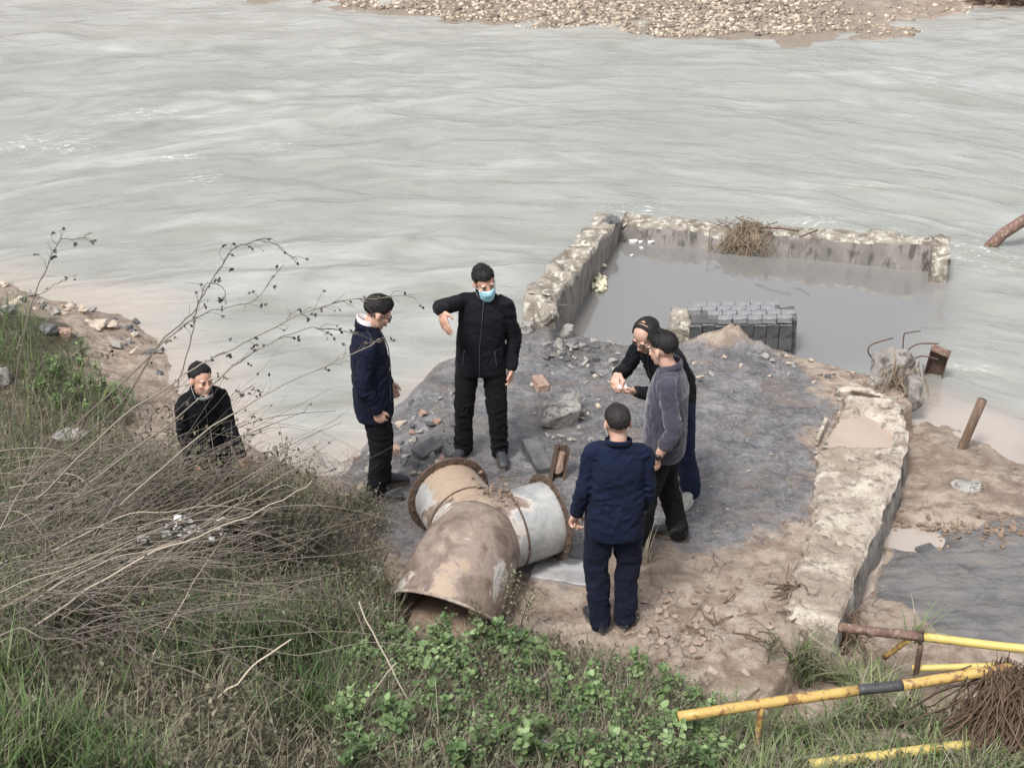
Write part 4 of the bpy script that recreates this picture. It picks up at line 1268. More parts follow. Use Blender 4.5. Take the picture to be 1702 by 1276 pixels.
# brush on the far bank, top right
def brush_fn():
    u = random.uniform(1615, 1720)
    p = hit(u, random.uniform(2, 9) - (u - 1660) * .0, 20, 34)
    P = [p]
    d = Vector((random.gauss(0, .6), random.gauss(0, .4), random.uniform(.1, .8))).normalized()
    for k in range(4):
        d = (d + Vector((random.gauss(0, .4), random.gauss(0, .3), random.gauss(-.15, .2)))).normalized(); P.append(P[-1] + d * .10)
    return P
tangle('brush_pile', 160, brush_fn, 0.012, M_roots, 'low pile of dark brush on the far bank at top right', 'brush')

# fibres hanging on the wall stump
def stump_fn():
    p = site(1485, 620, 0.12) + Vector((random.gauss(.03, .12), random.gauss(0, .06), random.gauss(.05, .05)))
    P = [p]; d = Vector((random.gauss(.1, .4), random.gauss(-.5, .4), -.6)).normalized()
    for k in range(5):
        d = (d + Vector((random.gauss(0, .3), random.gauss(0, .25), random.gauss(-.12, .2)))).normalized(); P.append(P[-1] + d * random.uniform(.03, .08))
    return P
tangle('root_fringe', 32, stump_fn, 0.006, M_straw, 'grey fibres and roots hanging over the jagged wall stump', 'root')

def twig_fn():
    p = hit(random.gauss(1235, 70), random.gauss(1060, 36)) + Vector((0, 0, .012))
    a = random.uniform(0, 6.28); L = random.uniform(.05, .2)
    d = Vector((math.cos(a), math.sin(a), 0))
    return [p, p + d * L * .5 + Vector((random.gauss(0, .01), random.gauss(0, .01), .012)), p + d * L]
o_ = tangle('fallen_twigs', 26, twig_fn, 0.005, M_roots, 'dark twigs scattered on the mud behind the navy tracksuit man', 'twigs')
tag(o_, kind='stuff')
# ------------------------------------------------------------------ people
def cloth(name, c1, c2, rough=0.9, sheen=0.02, weave=260, spec=0.12):
    m, n, l, b = new_mat(name)
    co = coords(n, l, 'Object')
    t = tex(n, l, 'noise', co, Scale=5.0, Detail=6.0, Roughness=0.6)
    t2 = tex(n, l, 'noise', co, Scale=weave, Detail=2.0)
    c = ramp(n, l, t.outputs[0], [(0.35, c1), (0.65, c2)])
    l.new(c, b.inputs['Base Color'])
    b.inputs['Roughness'].default_value = rough
    b.inputs['Specular IOR Level'].default_value = spec
    b.inputs['Sheen Weight'].default_value = sheen
    t3 = tex(n, l, 'noise', coords(n, l, 'Object', (1, 1, 0.55)), Scale=16.0, Detail=4.0, Roughness=0.55, Distortion=0.8)
    b1 = bump(n, l, t3.outputs[0], 0.55, 0.02)
    l.new(bump(n, l, t2.outputs[0], 0.2, 0.002, b1), b.inputs['Normal'])
    return m
def skin_mat(name, c):
    m, n, l, b = new_mat(name)
    co = coords(n, l, 'Object')
    t = tex(n, l, 'noise', co, Scale=22.0, Detail=5.0, Roughness=0.6)
    cc = ramp(n, l, t.outputs[0], [(0.3, c), (0.7, (c[0] * .86, c[1] * .76, c[2] * .70))])
    l.new(cc, b.inputs['Base Color'])
    b.inputs['Roughness'].default_value = 0.5
    b.inputs['Subsurface Weight'].default_value = 0.08
    b.inputs['Subsurface Radius'].default_value = (0.01, 0.004, 0.002)
    return m
def hair_mat(name, c):
    m, n, l, b = new_mat(name)
    t = tex(n, l, 'noise', coords(n, l, 'Object', (1, 1, .35)), Scale=110.0, Detail=4.0, Roughness=0.6)
    l.new(ramp(n, l, t.outputs[0], [(0.3, c), (0.75, tuple(x * 2.2 for x in c))]), b.inputs['Base Color'])
    b.inputs['Roughness'].default_value = 0.55
    b.inputs['Specular IOR Level'].default_value = 0.22
    l.new(bump(n, l, t.outputs[0], 0.9, 0.006), b.inputs['Normal'])
    return m
M_skin = skin_mat('skin', (0.54, 0.350, 0.275))
M_skin2 = skin_mat('skin_ruddy', (0.54, 0.335, 0.255))
M_hair = hair_mat('black_hair', (0.010, 0.009, 0.009))
M_hair2 = hair_mat('cropped_hair', (0.016, 0.013, 0.013))
M_brow = simple('brow_hair', (0.03, 0.022, 0.018), (0.05, 0.035, 0.03), 40, 0.7)
M_lip = simple('lips', (0.36, 0.14, 0.11), (0.30, 0.11, 0.09), 40, 0.5)
M_eye = simple('eye_white', (0.55, 0.50, 0.46), (0.5, 0.45, 0.4), 40, 0.3)
M_iris = simple('iris', (0.015, 0.010, 0.008), (0.02, 0.012, 0.01), 40, 0.15)
M_frame = simple('spectacle_frame', (0.015, 0.012, 0.012), (0.025, 0.02, 0.02), 30, 0.35)
M_mask = cloth('mask_blue', (0.33, 0.62, 0.74), (0.42, 0.70, 0.80), 0.8, 0.1, 300)
M_maskw = cloth('mask_white', (0.72, 0.76, 0.77), (0.62, 0.68, 0.70), 0.8, 0.1, 300)
M_black = cloth('black_cloth', (0.0065, 0.007, 0.009), (0.011, 0.0115, 0.015))
M_trous = cloth('black_trouser_cloth', (0.006, 0.006, 0.0075), (0.010, 0.010, 0.012))
M_navy = cloth('navy_cloth', (0.0065, 0.0105, 0.027), (0.0095, 0.0145, 0.036))
M_navy2 = cloth('dark_navy_cloth', (0.0065, 0.008, 0.019), (0.010, 0.012, 0.026))
M_jean = cloth('dark_denim', (0.010, 0.014, 0.035), (0.018, 0.022, 0.050))
M_grey = cloth('slate_grey_fleece', (0.036, 0.034, 0.050), (0.050, 0.047, 0.066), 0.9, 0.3)
M_shirt = cloth('white_shirt', (0.72, 0.68, 0.70), (0.62, 0.58, 0.62))
M_shoe = simple('dark_shoe', (0.018, 0.020, 0.024), (0.045, 0.048, 0.052), 12, 0.55, 0.4, 80, 0.004)
M_sole = simple('muddy_sole', (0.05, 0.045, 0.042), (0.16, 0.12, 0.095), 16, 0.9, 0.4, 60, 0.004)
M_sneak = simple('pale_sneaker', (0.42, 0.43, 0.38), (0.26, 0.27, 0.23), 12, 0.7, 0.4, 80, 0.004)
M_soleW = simple('pale_sole', (0.62, 0.60, 0.54), (0.42, 0.38, 0.33), 14, 0.8)
M_watch = simple('black_watch', (0.010, 0.010, 0.011), (0.014, 0.014, 0.015), 20, 0.3)
M_zip = simple('zip', (0.05, 0.055, 0.065), (0.035, 0.04, 0.05), 60, 0.4)
M_logo = simple('pale_thread', (0.52, 0.52, 0.54), (0.46, 0.46, 0.48), 60, 0.8)

def rotm(yaw, pitch, roll):          # head turn: yaw>0 to the person's left, pitch>0 looks down
    return Matrix.Rotation(R(yaw), 3, 'Z') @ Matrix.Rotation(R(-pitch), 3, 'X') @ Matrix.Rotation(R(roll), 3, 'Y')

def add_hand(mb, W, d, n, thumb, curls=(25, 30, 25), s=1.0, thumb_out=0.6):
    d, n, thumb = Vector(d).normalized(), Vector(n), Vector(thumb)
    n = (n - d * n.dot(d)).normalized()
    thumb = (thumb - d * thumb.dot(d) - n * thumb.dot(n)).normalized()
    W = Vector(W)
    mb.chain([W - d * .004, W + d * .025], [.026 * s, .028 * s], 12)
    M = Matrix((thumb, d, n)).transposed()
    mb.ell(W + d * .055 * s, (.042 * s, .055 * s, .019 * s), M, 16, 10)
    lens = [(.041, .026, .021), (.045, .029, .022), (.042, .027, .021), (.033, .021, .018)]
    for k in range(4):
        off = (1.5 - k) * .0205 * s
        kn = W + d * (.088 - (.006 if k in (0, 3) else 0) - (.008 if k == 3 else 0)) * s + thumb * off
        root = W + d * .035 * s + thumb * off * .8
        P, rr = [root, kn], [.0115 * s, .0108 * s]
        dd = (d + thumb * off * 2.0).normalized()
        ang = 0
        for j, L in enumerate(lens[k]):
            ang += R(curls[j]) * (1 + .12 * k)
            v = dd * math.cos(ang) + n * math.sin(ang)
            P.append(P[-1] + v * L * s)
            rr.append((.0098, .0088, .0075)[j] * s)
        mb.chain(P, rr, 9)
    b0 = W + d * .022 * s + thumb * .026 * s
    t1 = (d * .75 + thumb * thumb_out + n * .35).normalized()
    t2 = (d * .9 + thumb * thumb_out * .35 + n * .45).normalized()
    mb.chain([b0 - thumb * .012, b0, b0 + t1 * .042 * s, b0 + t1 * .042 * s + t2 * .03 * s], [.014 * s, .0145 * s, .0118 * s, .0092 * s], 10)

def smooth_path(P, sub=4):
    P = [Vector(p) for p in P]
    out = []
    for i in range(len(P) - 1):
        p0, p1, p2, p3 = P[max(i - 1, 0)], P[i], P[i + 1], P[min(i + 2, len(P) - 1)]
        for k in range(sub):
            t = k / sub
            out.append(0.5 * ((2 * p1) + (p2 - p0) * t + (2 * p0 - 5 * p1 + 4 * p2 - p3) * t * t + (3 * p1 - p0 - 3 * p2 + p3) * t ** 3))
    out.append(P[-1])
    return out
def interp_r(r, n):
    return list(np.interp(np.linspace(0, 1, n), np.linspace(0, 1, len(r)), r))

def wrinkle(o, amp, seed, joints, sc=(13, 13, 17)):
    me = o.data
    V, N = verts_np(me), normals_np(me)
    w = np.full(len(V), 0.35)
    for J_, rad in joints:
        dd = np.linalg.norm(V - np.array(J_), axis=1)
        w += np.exp(-(dd / rad) ** 2)
    w = np.minimum(w, 1.2)
    q = V * np.array(sc)
    f = fbm(q + fbm(V * 6, 2, seed + 3)[:, None] * 1.2, 2, seed)
    f = 0.55 - np.abs(f) * 2.2
    g = fbm(V * 5.5, 2, seed + 9)
    put_verts(me, V + N * np.clip((f * 0.8 + g * 0.7) * amp * w, -0.007, None)[:, None])

def person(loc, heading, label, cfg):
    """heading: ground direction faced; cfg holds pose and clothing (own frame: +Y ahead, +X right hand)"""
    rz = math.atan2(heading[1], heading[0]) - math.pi / 2
    root = empty('person', loc, (0, 0, rz), label, 'person', 'people inspecting the washed out pipe')
    root.scale = (cfg.get('scale', 1),) * 3
    lean, side = R(cfg.get('lean', 0)), R(cfg.get('side', 0))
    twist = R(cfg.get('twist', 0))
    sx, sy = cfg.get('hip', (0, 0))
    ph = cfg.get('pelvis', 0.93)
    def bend(p):
        p = Vector(p)
        t = min(max((p.z - 0.95) / 0.30, 0), 1)
        t = t * t * (3 - 2 * t)
        q = Vector((p.x, p.y, p.z - 0.95))
        q = Matrix.Rotation(twist * t, 3, 'Z') @ q
        q = Matrix.Rotation(-lean * t, 3, 'X') @ q
        q = Matrix.Rotation(side * t, 3, 'Y') @ q
        return q + Vector((sx, sy, ph + 0.02))
    slump = cfg.get('slump', 0.0)
    sw = cfg.get('shoulder', .163)
    sh = {+1: bend((sw, -.005 + slump * .4, 1.395 - slump)), -1: bend((-sw, -.005 + slump * .4, 1.395 - slump))}
    neck0, neck1 = bend((0, -.015, 1.45)), bend((0, 0.005 + cfg.get('headfwd', 0.0), 1.508))
    Rh = Matrix.Rotation(-lean * .8, 3, 'X') @ rotm(*cfg.get('head', (0, 0, 0)))
    Hc = neck1 + Rh @ Vector((0, .012, .085))
    hs = cfg.get('headscale', 1.03)
    arms = {}
    for s_ in (1, -1):
        e, w = cfg['arms'][s_][0], cfg['arms'][s_][1]
        E = sh[s_] + Vector(e); Wt = E + Vector(w)
        arms[s_] = (sh[s_], E, Wt)
    feet = cfg['feet']; legs = {}
    for s_ in (1, -1):
        fx, fy, fyaw = feet[s_]
        hip = Vector((sx + .095 * s_, sy, ph - .03))
        ank = Vector((fx, fy, .085))
        fd = Vector((math.sin(R(fyaw)), math.cos(R(fyaw)), 0))
        knee = hip.lerp(ank, .49) + (fd * cfg.get('kneefwd', .035))
        legs[s_] = (hip, knee, ank, fd)
    # ---- body: one continuous skin
    mb = MB()
    S3 = lambda r: tuple(x * hs for x in r)
    def H(p): return Hc + Rh @ (Vector(p) * hs)
    mb.ell(H((0, -.014, .030)), S3((.0755, .094, .088)), Rh, 24, 16)          # skull
    mb.ell(H((0, .022, -.030)), S3((.063, .067, .080)), Rh, 20, 14)           # face
    mb.ell(H((0, .020, -.066)), S3((.056, .058, .045)), Rh, 18, 12)           # jaw
    mb.ell(H((0, .062, -.098)), S3((.024, .022, .018)), Rh, 12, 8)            # chin
    for q in (-1, 1):
        mb.ell(H((q * .036, .062, -.022)), S3((.024, .020, .018)), Rh, 12, 8)  # cheekbone
        mb.ell(H((q * .030, .075, .022)), S3((.024, .012, .008)), Rh, 12, 8)   # brow ridge
        mb.ell(H((q * .078, -.012, -.008)), S3((.009, .019, .032)), Rh @ Matrix.Rotation(R(12 * q), 3, 'Z'), 12, 10)  # ear
        mb.ell(H((q * .012, .094, -.036)), S3((.009, .009, .008)), Rh, 10, 8)  # nostril wing
    mb.chain([H((0, .080, .012)), H((0, .092, -.012)), H((0, .103, -.033))], [.008 * hs, .0095 * hs, .0115 * hs], 10)  # nose
    mb.ell(H((0, .086, -.060)), S3((.022, .010, .0055)), Rh, 12, 8)
    mb.ell(H((0, .084, -.071)), S3((.018, .010, .0065)), Rh, 12, 8)
    mb.chain([neck0 - (neck1 - neck0) * .4, neck0, neck1, H((0, -.010, -.03))], [.060, .056, .053, .055], 18)
    prof = [(.84, .150, .105), (.95, .155, .108), (1.06, .140, .098), (1.18, .145, .100), (1.29, .145, .100), (1.36, .118, .082), (1.41, .075, .062), (1.45, .055, .052)]
    def torso(mb_, prof_, k=1.0, extra=0.0):
        rings = []
        for z, rx, ry in prof_:
            c = bend((0, -0.008 * (z > 1.2), z))
            xv = (bend((.1, 0, z)) - bend((-.1, 0, z))).normalized()
            up_ = (bend((0, 0, z + .03)) - bend((0, 0, z - .03))).normalized()
            yv = up_.cross(xv)
            rings.append((c, xv * (rx * k + extra), yv * (ry * k + extra)))
        mb_.loft(rings, 32, 2.5)
    torso(mb, prof)
    for s_ in (1, -1):
        S_, E, Wt = arms[s_]
        P = smooth_path([S_, S_.lerp(E, .5), E, E.lerp(Wt, .45), Wt], 3)
        mb.chain(P, interp_r([.036, .036, .030, cfg.get('forearm', .031), .027], len(P)), 14)
        hd = cfg['arms'][s_][2]
        add_hand(mb, Wt, hd['d'], hd['n'], hd['t'], hd.get('curl', (25, 30, 25)), cfg.get('hand', 1.08), hd.get('out', .6))
        hip, knee, ank, fd = legs[s_]
        mb.chain([hip, hip.lerp(knee, .5), knee, knee.lerp(ank, .35), ank], [.080, .070, .052, .050, .040], 14)
        mb.chain([ank - fd * .03 - Vector((0, 0, .03)), ank + fd * .10 - Vector((0, 0, .045))], [.035, .030], 12)
    body = remeshed(mb, 'body', cfg.get('skin', M_skin), 0.0058, 2, root, smooth_f=0.4)
    # ---- face
    if cfg.get('face', True):
        for q in (-1, 1):
            em = MB(); em.ell(H((q * .031, .0735, .001)), S3((.0135, .010, .0065)), Rh, 14, 10)
            eo = em.build('eye', M_eye, root)
            im = MB(); im.ell(H((q * .031, .0790, -.0005)), S3((.0062, .0058, .0060)), Rh, 12, 8); im.build('iris', M_iris, eo)
            lm = MB(); lm.tube([H((q * (.031 + a), .0825 - abs(a) * .25, .0055 - abs(a) * .22)) for a in (-.015, -.008, 0, .008, .016)], .0022, 6)
            lm.build('eyelid', M_brow, root)
            bm_ = MB(); bm_.tube([H((q * (.033 + a), .0880 - abs(a + .004) * .42, .0225 - max(0, a) * .22)) for a in (-.018, -.008, .004, .014, .022)], [.003, .0042, .0045, .004, .002], 6)
            bm_.build('eyebrow', M_brow, root)
        lp = MB(); lp.ell(H((0, .0905, -.0605)), S3((.022, .0075, .0045)), Rh, 14, 8); lp.ell(H((0, .0895, -.0695)), S3((.019, .0080, .0052)), Rh, 14, 8)
        lp.tube([H((a, .0985 - abs(a) * .28, -.0648)) for a in (-.02, -.01, 0, .01, .02)], .0016, 5)
        lp.build('lips', M_lip, root)
    # ---- hair
    hp = cfg.get('hair', {})
    front, sidea, back = hp.get('front', 58) + 4, hp.get('side', 88) + 3, hp.get('back', 122) + 8
    th = hp.get('thick', .020)
    V, F = [], []
    nph, nt = 72, 22
    for i in range(nt + 1):
        for k in range(nph):
            ph_ = 2 * math.pi * k / nph                       # 0 = front
            c = math.cos(ph_)
            lim = (sidea + (front - sidea) * sstep(0.25, 0.85, np.array([c]))[0]) if c > 0 else (sidea + (back - sidea) * sstep(0.1, 0.8, np.array([-c]))[0])
            lim += 8 * mnoise.noise(Vector((math.cos(ph_) * 2.5, math.sin(ph_) * 2.5, 3.3 + loc[0]))) + 6 * mnoise.noise(Vector((math.cos(ph_) * 9, math.sin(ph_) * 9, 1.3 + loc[1])))
            t = i / nt
            po = R(lim * t)
            x, y, z = math.sin(po) * math.sin(ph_), math.sin(po) * math.cos(ph_), math.cos(po)
            e = 1 - max(0, (t - .45) / .55) ** 2
            k_ = hp.get('thin_crown', 0)
            tk = th * (1 - k_ * math.exp(-(t / .35) ** 2)) * (.06 + .94 * e) * (1 - .50 * abs(math.sin(ph_)))
            tk += .0045 * mnoise.noise(Vector((x * 9, y * 5, z * 7))) + .0035 * mnoise.noise(Vector((x * 24, y * 9, z * 22)))
            if t > .97: tk = -.004
            V.append(H((x * (.0765 + tk), -.014 + y * (.095 + tk), .030 + z * (.089 + tk * hp.get('top', 1.0)))))
    for i in range(nt):
        for k in range(nph):
            k2 = (k + 1) % nph
            F.append((i * nph + k, (i + 1) * nph + k, (i + 1) * nph + k2, i * nph + k2))
    for _ in range(900):                                     # loose tufts break up the outline
        k = random.randrange(nph); i = random.randrange(2, nt - 1)
        a_, b_ = V[i * nph + k], V[min(nt - 1, i + 2) * nph + (k + random.choice((-1, 0, 1))) % nph]
        o_ = (a_ - H((0, -.014, .03))).normalized()
        d_ = (b_ - a_)
        if d_.length < 1e-5: continue
        d_.normalize()
        w_ = d_.cross(o_) * .0028
        L_ = random.uniform(.014, .030) * (.6 if th < .016 else 1)
        q_ = len(V)
        V += [a_ + w_ - o_ * .002, a_ - w_ - o_ * .002, a_ + d_ * L_ + o_ * random.uniform(.001, .008) * (.4 if th < .016 else 1)]
        F.append((q_, q_ + 1, q_ + 2))
    if hp.get('cap', True):
        link('hair', mesh_np('hair', V, F), hp.get('mat', M_hair), root)
    if hp.get('ring'):                                        # bald in front: a ring of hair with a thin strand brushed over
        V2, F2 = [], []
        for i in range(15):
            for k in range(nph):
                ph_ = 2 * math.pi * k / nph
                c = math.cos(ph_)
                po0 = R(36 + 42 * sstep(-0.1, 0.75, np.array([c]))[0] - 22 * (c < -.2) * min(1, (-c - .2) / .3))
                lim = (88 + (66 - 88) * sstep(.45, .9, np.array([c]))[0]) if c > 0 else (88 + (122 - 88) * sstep(0.1, .8, np.array([-c]))[0])
                po1 = max(R(lim), po0)
                po = po0 + (po1 - po0) * i / 14
                x, y, z = math.sin(po) * math.sin(ph_), math.sin(po) * math.cos(ph_), math.cos(po)
                tk = (.013 * math.sin(math.pi * min(1, i / 14)) ** .5 if 0 < i < 14 else -.006) + .004 * mnoise.noise(Vector((x * 20, y * 9, z * 20)))
                if po1 - po0 < R(4): tk = -.008
                V2.append(H((x * (.0765 + tk), -.014 + y * (.095 + tk), .030 + z * (.089 + tk))))
        for i in range(14):
            for k in range(nph):
                k2 = (k + 1) % nph
                F2.append((i * nph + k, (i + 1) * nph + k, (i + 1) * nph + k2, i * nph + k2))
        hm = mesh_np('hair', V2, F2)
        ho = link('hair', hm, M_hair, root)
        lk = MB()
        for k in range(24):
            a0 = random.uniform(-1.6, .1)
            P = []
            for j in range(8):
                x = -.070 + j * .0185
                y = .012 + a0 * .030 + j * .003
                zz = max(0.02, 1 - (x / .078) ** 2 - ((y + .014) / .096) ** 2)
                P.append(H((x, y, .030 + .0905 * math.sqrt(zz))))
            lk.tube(P, .0024, 5)
        lk.build('hair', M_hair, root)
    # ---- jacket
    jm = MB()
    hem = cfg.get('hem', .80)
    jw = cfg.get('girth', 1.0)
    jp = [(hem, .185 * jw, .135 * jw), (hem + .03, .192 * jw, .142 * jw), (.96, .188 * jw, .140 * jw), (1.06, .184 * jw, .135 * jw), (1.18, .184 * jw, .135 * jw), (1.29, .186 * jw, .132 * jw), (1.36, .176, .116), (1.41, .140, .098), (1.445, .100, .082), (1.475, .074, .070)]
    torso(jm, jp)
    for s_ in (1, -1):
        S_, E, Wt = arms[s_]
        cut = cfg.get('sleeve', {}).get(s_, 1.0)
        Wc = E.lerp(Wt, cut * .97)
        inn_ = bend((.09 * s_, -.01, 1.375))
        jm.chain([bend((.055 * s_, -.02, 1.425)), S_ + Vector((0, -.005, .012))], [.052, .056], 16)
        P = smooth_path([inn_, S_, S_.lerp(E, .5), E, E.lerp(Wc, .5), Wc], 3)
        rr = [.078, .069, .063, .057, .052, cfg.get('cuff', .046)]
        jm.chain(P, interp_r(rr, len(P)), 18)
    jk = remeshed(jm, 'jacket', cfg['jacket'], 0.0085, 5, root)
    jts = [(arms[1][1], .14), (arms[-1][1], .14), (bend((0, 0, 1.0)), .18), (arms[1][0], .12), (arms[-1][0], .12)]
    wrinkle(jk, cfg.get('fold', .014), int(loc[0] * 100) & 255, jts)
    # open the cuffs: dark rib bands sit proud of the sleeve end
    # collar
    ct = cfg.get('collar', dict(r=.068, h=.05, m=cfg['jacket']))
    def ringmesh(name, m, r0, r1, z0, z1, gap=0.0, th_=.006, tilt=.012, parent=root, y0=-.012):
        V3, F3 = [], []
        nn = 40
        rows = [(r0, z0), ((r0 + r1) / 2, (z0 + z1) / 2), (r1, z1), (r1 - th_, z1 + .002), ((r0 + r1) / 2 - th_, (z0 + z1) / 2), (r0 - th_, z0)]
        for r_, z_ in rows:
            for k in range(nn):
                a = math.pi / 2 + gap + (2 * math.pi - 2 * gap) * k / (nn - 1)
                zz = z_ - tilt * math.sin(a) * (1.5 if gap else 1)
                V3.append(bend((r_ * math.cos(a), y0 + r_ * .98 * math.sin(a), zz)))
        for i in range(6):
            i2 = (i + 1) % 6
            for k in range(nn - 1):
                F3.append((i * nn + k, i * nn + k + 1, i2 * nn + k + 1, i2 * nn + k))
        return link(name, mesh_np(name, V3, F3), m, parent)
    ringmesh('collar', ct['m'], ct['r'] + .010, ct['r'] + ct.get('flare', .0), 1.462, 1.475 + ct['h'], ct.get('gap', .25), tilt=.016)
    if cfg.get('shirt'):
        ringmesh('shirt_collar', cfg['shirt'], .064, .0615, 1.475, 1.545, .35, tilt=.018)
    if cfg.get('zip'):
        zm = MB()
        P = []
        for z in np.linspace(hem + .02, 1.46, 24):
            q = bend((0, 0, z)); yv = (bend((0, .1, z)) - bend((0, -.1, z))).normalized()
            ry = np.interp(z, [p[0] for p in jp], [p[2] for p in jp])
            P.append(q + yv * (ry + .004))
        zm.tube(P, .004, 6)
        zm.build('zip', M_zip, root)
    # pockets welt
    for s_ in (1, -1):
        if not cfg.get('pocket', True): break
        pm_ = MB()
        P = []
        for z in np.linspace(.90, 1.04, 8):
            x = s_ * (.135 - (z - .9) * .12)
            rx = np.interp(z, [p[0] for p in jp], [p[1] for p in jp]); ry = np.interp(z, [p[0] for p in jp], [p[2] for p in jp])
            yy = ry * (1 - min(.98, abs(x / rx)) ** 2.5) ** (1 / 2.5)
            P.append(bend((x, yy + .003, z)))
        pm_.tube(P, .0045, 6); pm_.build('pocket', M_zip, root)
    # ---- trousers
    tm_ = MB()
    pel = [(Vector((sx, sy, ph - .13)), Vector((.10, 0, 0)), Vector((0, .09, 0))), (Vector((sx, sy, ph - .06)), Vector((.165, 0, 0)), Vector((0, .122, 0))), (Vector((sx, sy, ph + .04)), Vector((.170, 0, 0)), Vector((0, .122, 0))), (Vector((sx, sy, ph + .14)), Vector((.155, 0, 0)), Vector((0, .112, 0)))]
    tm_.loft(pel, 28, 2.5)
    tw = cfg.get('legw', 1.0)
    for s_ in (1, -1):
        hip, knee, ank, fd = legs[s_]
        low = ank + Vector((0, 0, -.015)) - fd * .012
        P = smooth_path([hip, hip.lerp(knee, .5), knee, knee.lerp(low, .5), low], 4)
        tm_.chain(P, interp_r([.103 * tw, .096 * tw, .082 * tw, .076 * tw, .073 * tw], len(P)), 18)
    tr = remeshed(tm_, 'trousers', cfg['trousers'], 0.009, 5, root)
    jts = [(legs[1][1], .16), (legs[-1][1], .16), (legs[1][2] + Vector((0, 0, .06)), .16), (legs[-1][2] + Vector((0, 0, .06)), .16), (Vector((sx, sy, ph)), .12)]
    wrinkle(tr, .014, (int(loc[1] * 77) & 255) + 3, jts, (12, 12, 15))
    # ---- shoes
    for s_ in (1, -1):
        hip, knee, ank, fd = legs[s_]
        sd = Vector((fd.y, -fd.x, 0))
        base = Vector((ank.x, ank.y, 0))
        so = MB()
        out_ = []
        for z in (0.0, .028):
            for k in range(28):
                a = 2 * math.pi * k / 28
                fy_ = math.cos(a)
                w_ = .046 if fy_ > -.2 else .038
                out_.append(base + fd * (.058 + .152 * fy_) + sd * (math.sin(a) * w_ * (1.0 if abs(fy_) < .9 else .95)) + Vector((0, 0, z)))
        so.add(out_, [tuple(range(27, -1, -1)), tuple(range(28, 56))] + [(k, (k + 1) % 28, 28 + (k + 1) % 28, 28 + k) for k in range(28)])
        up_ = MB()
        rings = []
        for t, w_, h_ in ((-.085, .020, .030), (-.075, .032, .045), (-.04, .037, .052), (.0, .039, .054), (.05, .041, .046), (.10, .044, .034), (.15, .043, .026), (.185, .034, .020), (.20, .018, .012)):
            rings.append((base + fd * t + Vector((0, 0, .022 + h_ * .92)), sd * w_, Vector((0, 0, h_))))
        up_.loft(rings, 20, 2.2)
        sh_o = up_.build('shoe', cfg.get('shoe', M_shoe), root)
        so.build('sole', cfg.get('sole', M_sole), sh_o, False)
        if cfg.get('laces', True):
            lc = MB()
            for q in range(3):
                t = .035 + q * .025
                lc.tube([base + fd * t + sd * -.03 + Vector((0, 0, .092 - q * .012)), base + fd * (t + .004) + Vector((0, 0, .113 - q * .014)), base + fd * t + sd * .03 + Vector((0, 0, .092 - q * .012))], .003, 5)
            lc.build('laces', M_zip, sh_o)
    # ---- extras
    if cfg.get('glasses'):
        gm = MB()
        for q in (-1, 1):
            gm.tube([H((q * .033 + .025 * math.cos(a), .0985 - abs(q * .033 + .025 * math.cos(a)) * .22, -.002 + .019 * math.sin(a))) for a in [2 * math.pi * k / 20 for k in range(21)]], .0024, 6)
            gm.tube([H((q * .058, .085, .004)), H((q * .079, .03, .006)), H((q * .084, -.02, -.002))], .0024, 6)
        gm.tube([H((-.009, .0975, .002)), H((0, .101, .004)), H((.009, .0975, .002))], .0024, 6)
        gm.build('glasses', M_frame, root)
    mk = cfg.get('mask')
    if mk:
        V4, F4 = [], []
        dzm = mk.get('dz', 0.0)
        nu, nv = 20, 12
        for i in range(nv + 1):
            for k in range(nu + 1):
                a = R(-64 + 128 * k / nu)
                t = i / nv
                z = (-.010 - mk.get('h', .112) * t) + dzm
                z += -.012 * (1 - t) * (math.sin(a) ** 2) + .010 * t * math.sin(a) ** 2
                r_x, r_y = .071 - .014 * t ** 2, .088 + (.020 * math.exp(-(t - .28) ** 2 / .06) * math.cos(a) ** 4 if dzm == 0 else -.012) - .012 * t ** 3
                rip = .0018 * math.sin(t * 19) 
                V4.append(H(((r_x + rip) * math.sin(a), .012 + (r_y + rip) * math.cos(a) + (-.03 if dzm < -.04 else 0) * t, z * (1 if dzm == 0 else 1))))
        for i in range(nv):
            for k in range(nu):
                a_ = i * (nu + 1) + k
                F4.append((a_, a_ + nu + 1, a_ + nu + 2, a_ + 1))
        mo = link('face_mask', mesh_np('face_mask', V4, F4), mk['m'], root)
        sm = mo.modifiers.new('t', 'SOLIDIFY'); sm.thickness = .003; sm.offset = 1
        bake_mods(mo)
        st = MB()
        for q in (-1, 1):
            for zz in ((-.022, -.095) if dzm == 0 else (-.06,)):
                st.tube([H((q * .064, .045, zz + dzm)), H((q * .080, .012, zz * .5 + dzm * .6 + .004)), H((q * .086, -.022, 0.0))], 0.0014, 5)
        st.build('ear_loops', M_maskw, mo)
    if cfg.get('watch'):
        s_ = cfg['watch']; S_, E, Wt = arms[s_]
        ax = (Wt - E).normalized(); c = E.lerp(Wt, .90)
        wm = MB(); wm.tube([c - ax * .011, c + ax * .011], .034, 18)
        wo = wm.build('watch_strap', M_watch, root)
        o_ = Vector(cfg['arms'][s_][2]['n']) * -1
        o_ = (o_ - ax * o_.dot(ax)).normalized()
        wf_ = MB(); wf_.tube([c + o_ * .030, c + o_ * .042], [.021, .019], 16); wf_.build('watch_face', M_watch, wo)
    if cfg.get('badge'):
        x, z = cfg['badge']
        bq = MB()
        ry = .137
        for dx_, dz_ in ((0, 0), (.006, .010), (.012, .018)):
            p0 = bend((x + dx_, ry - abs(x) * .18, z + dz_)); p1 = bend((x + dx_ + .022, ry - abs(x + .022) * .18, z + dz_))
            bq.tube([p0, p1], .0025, 5)
        bq.build('chest_emblem', M_logo, root)
    return root, arms, H, bend

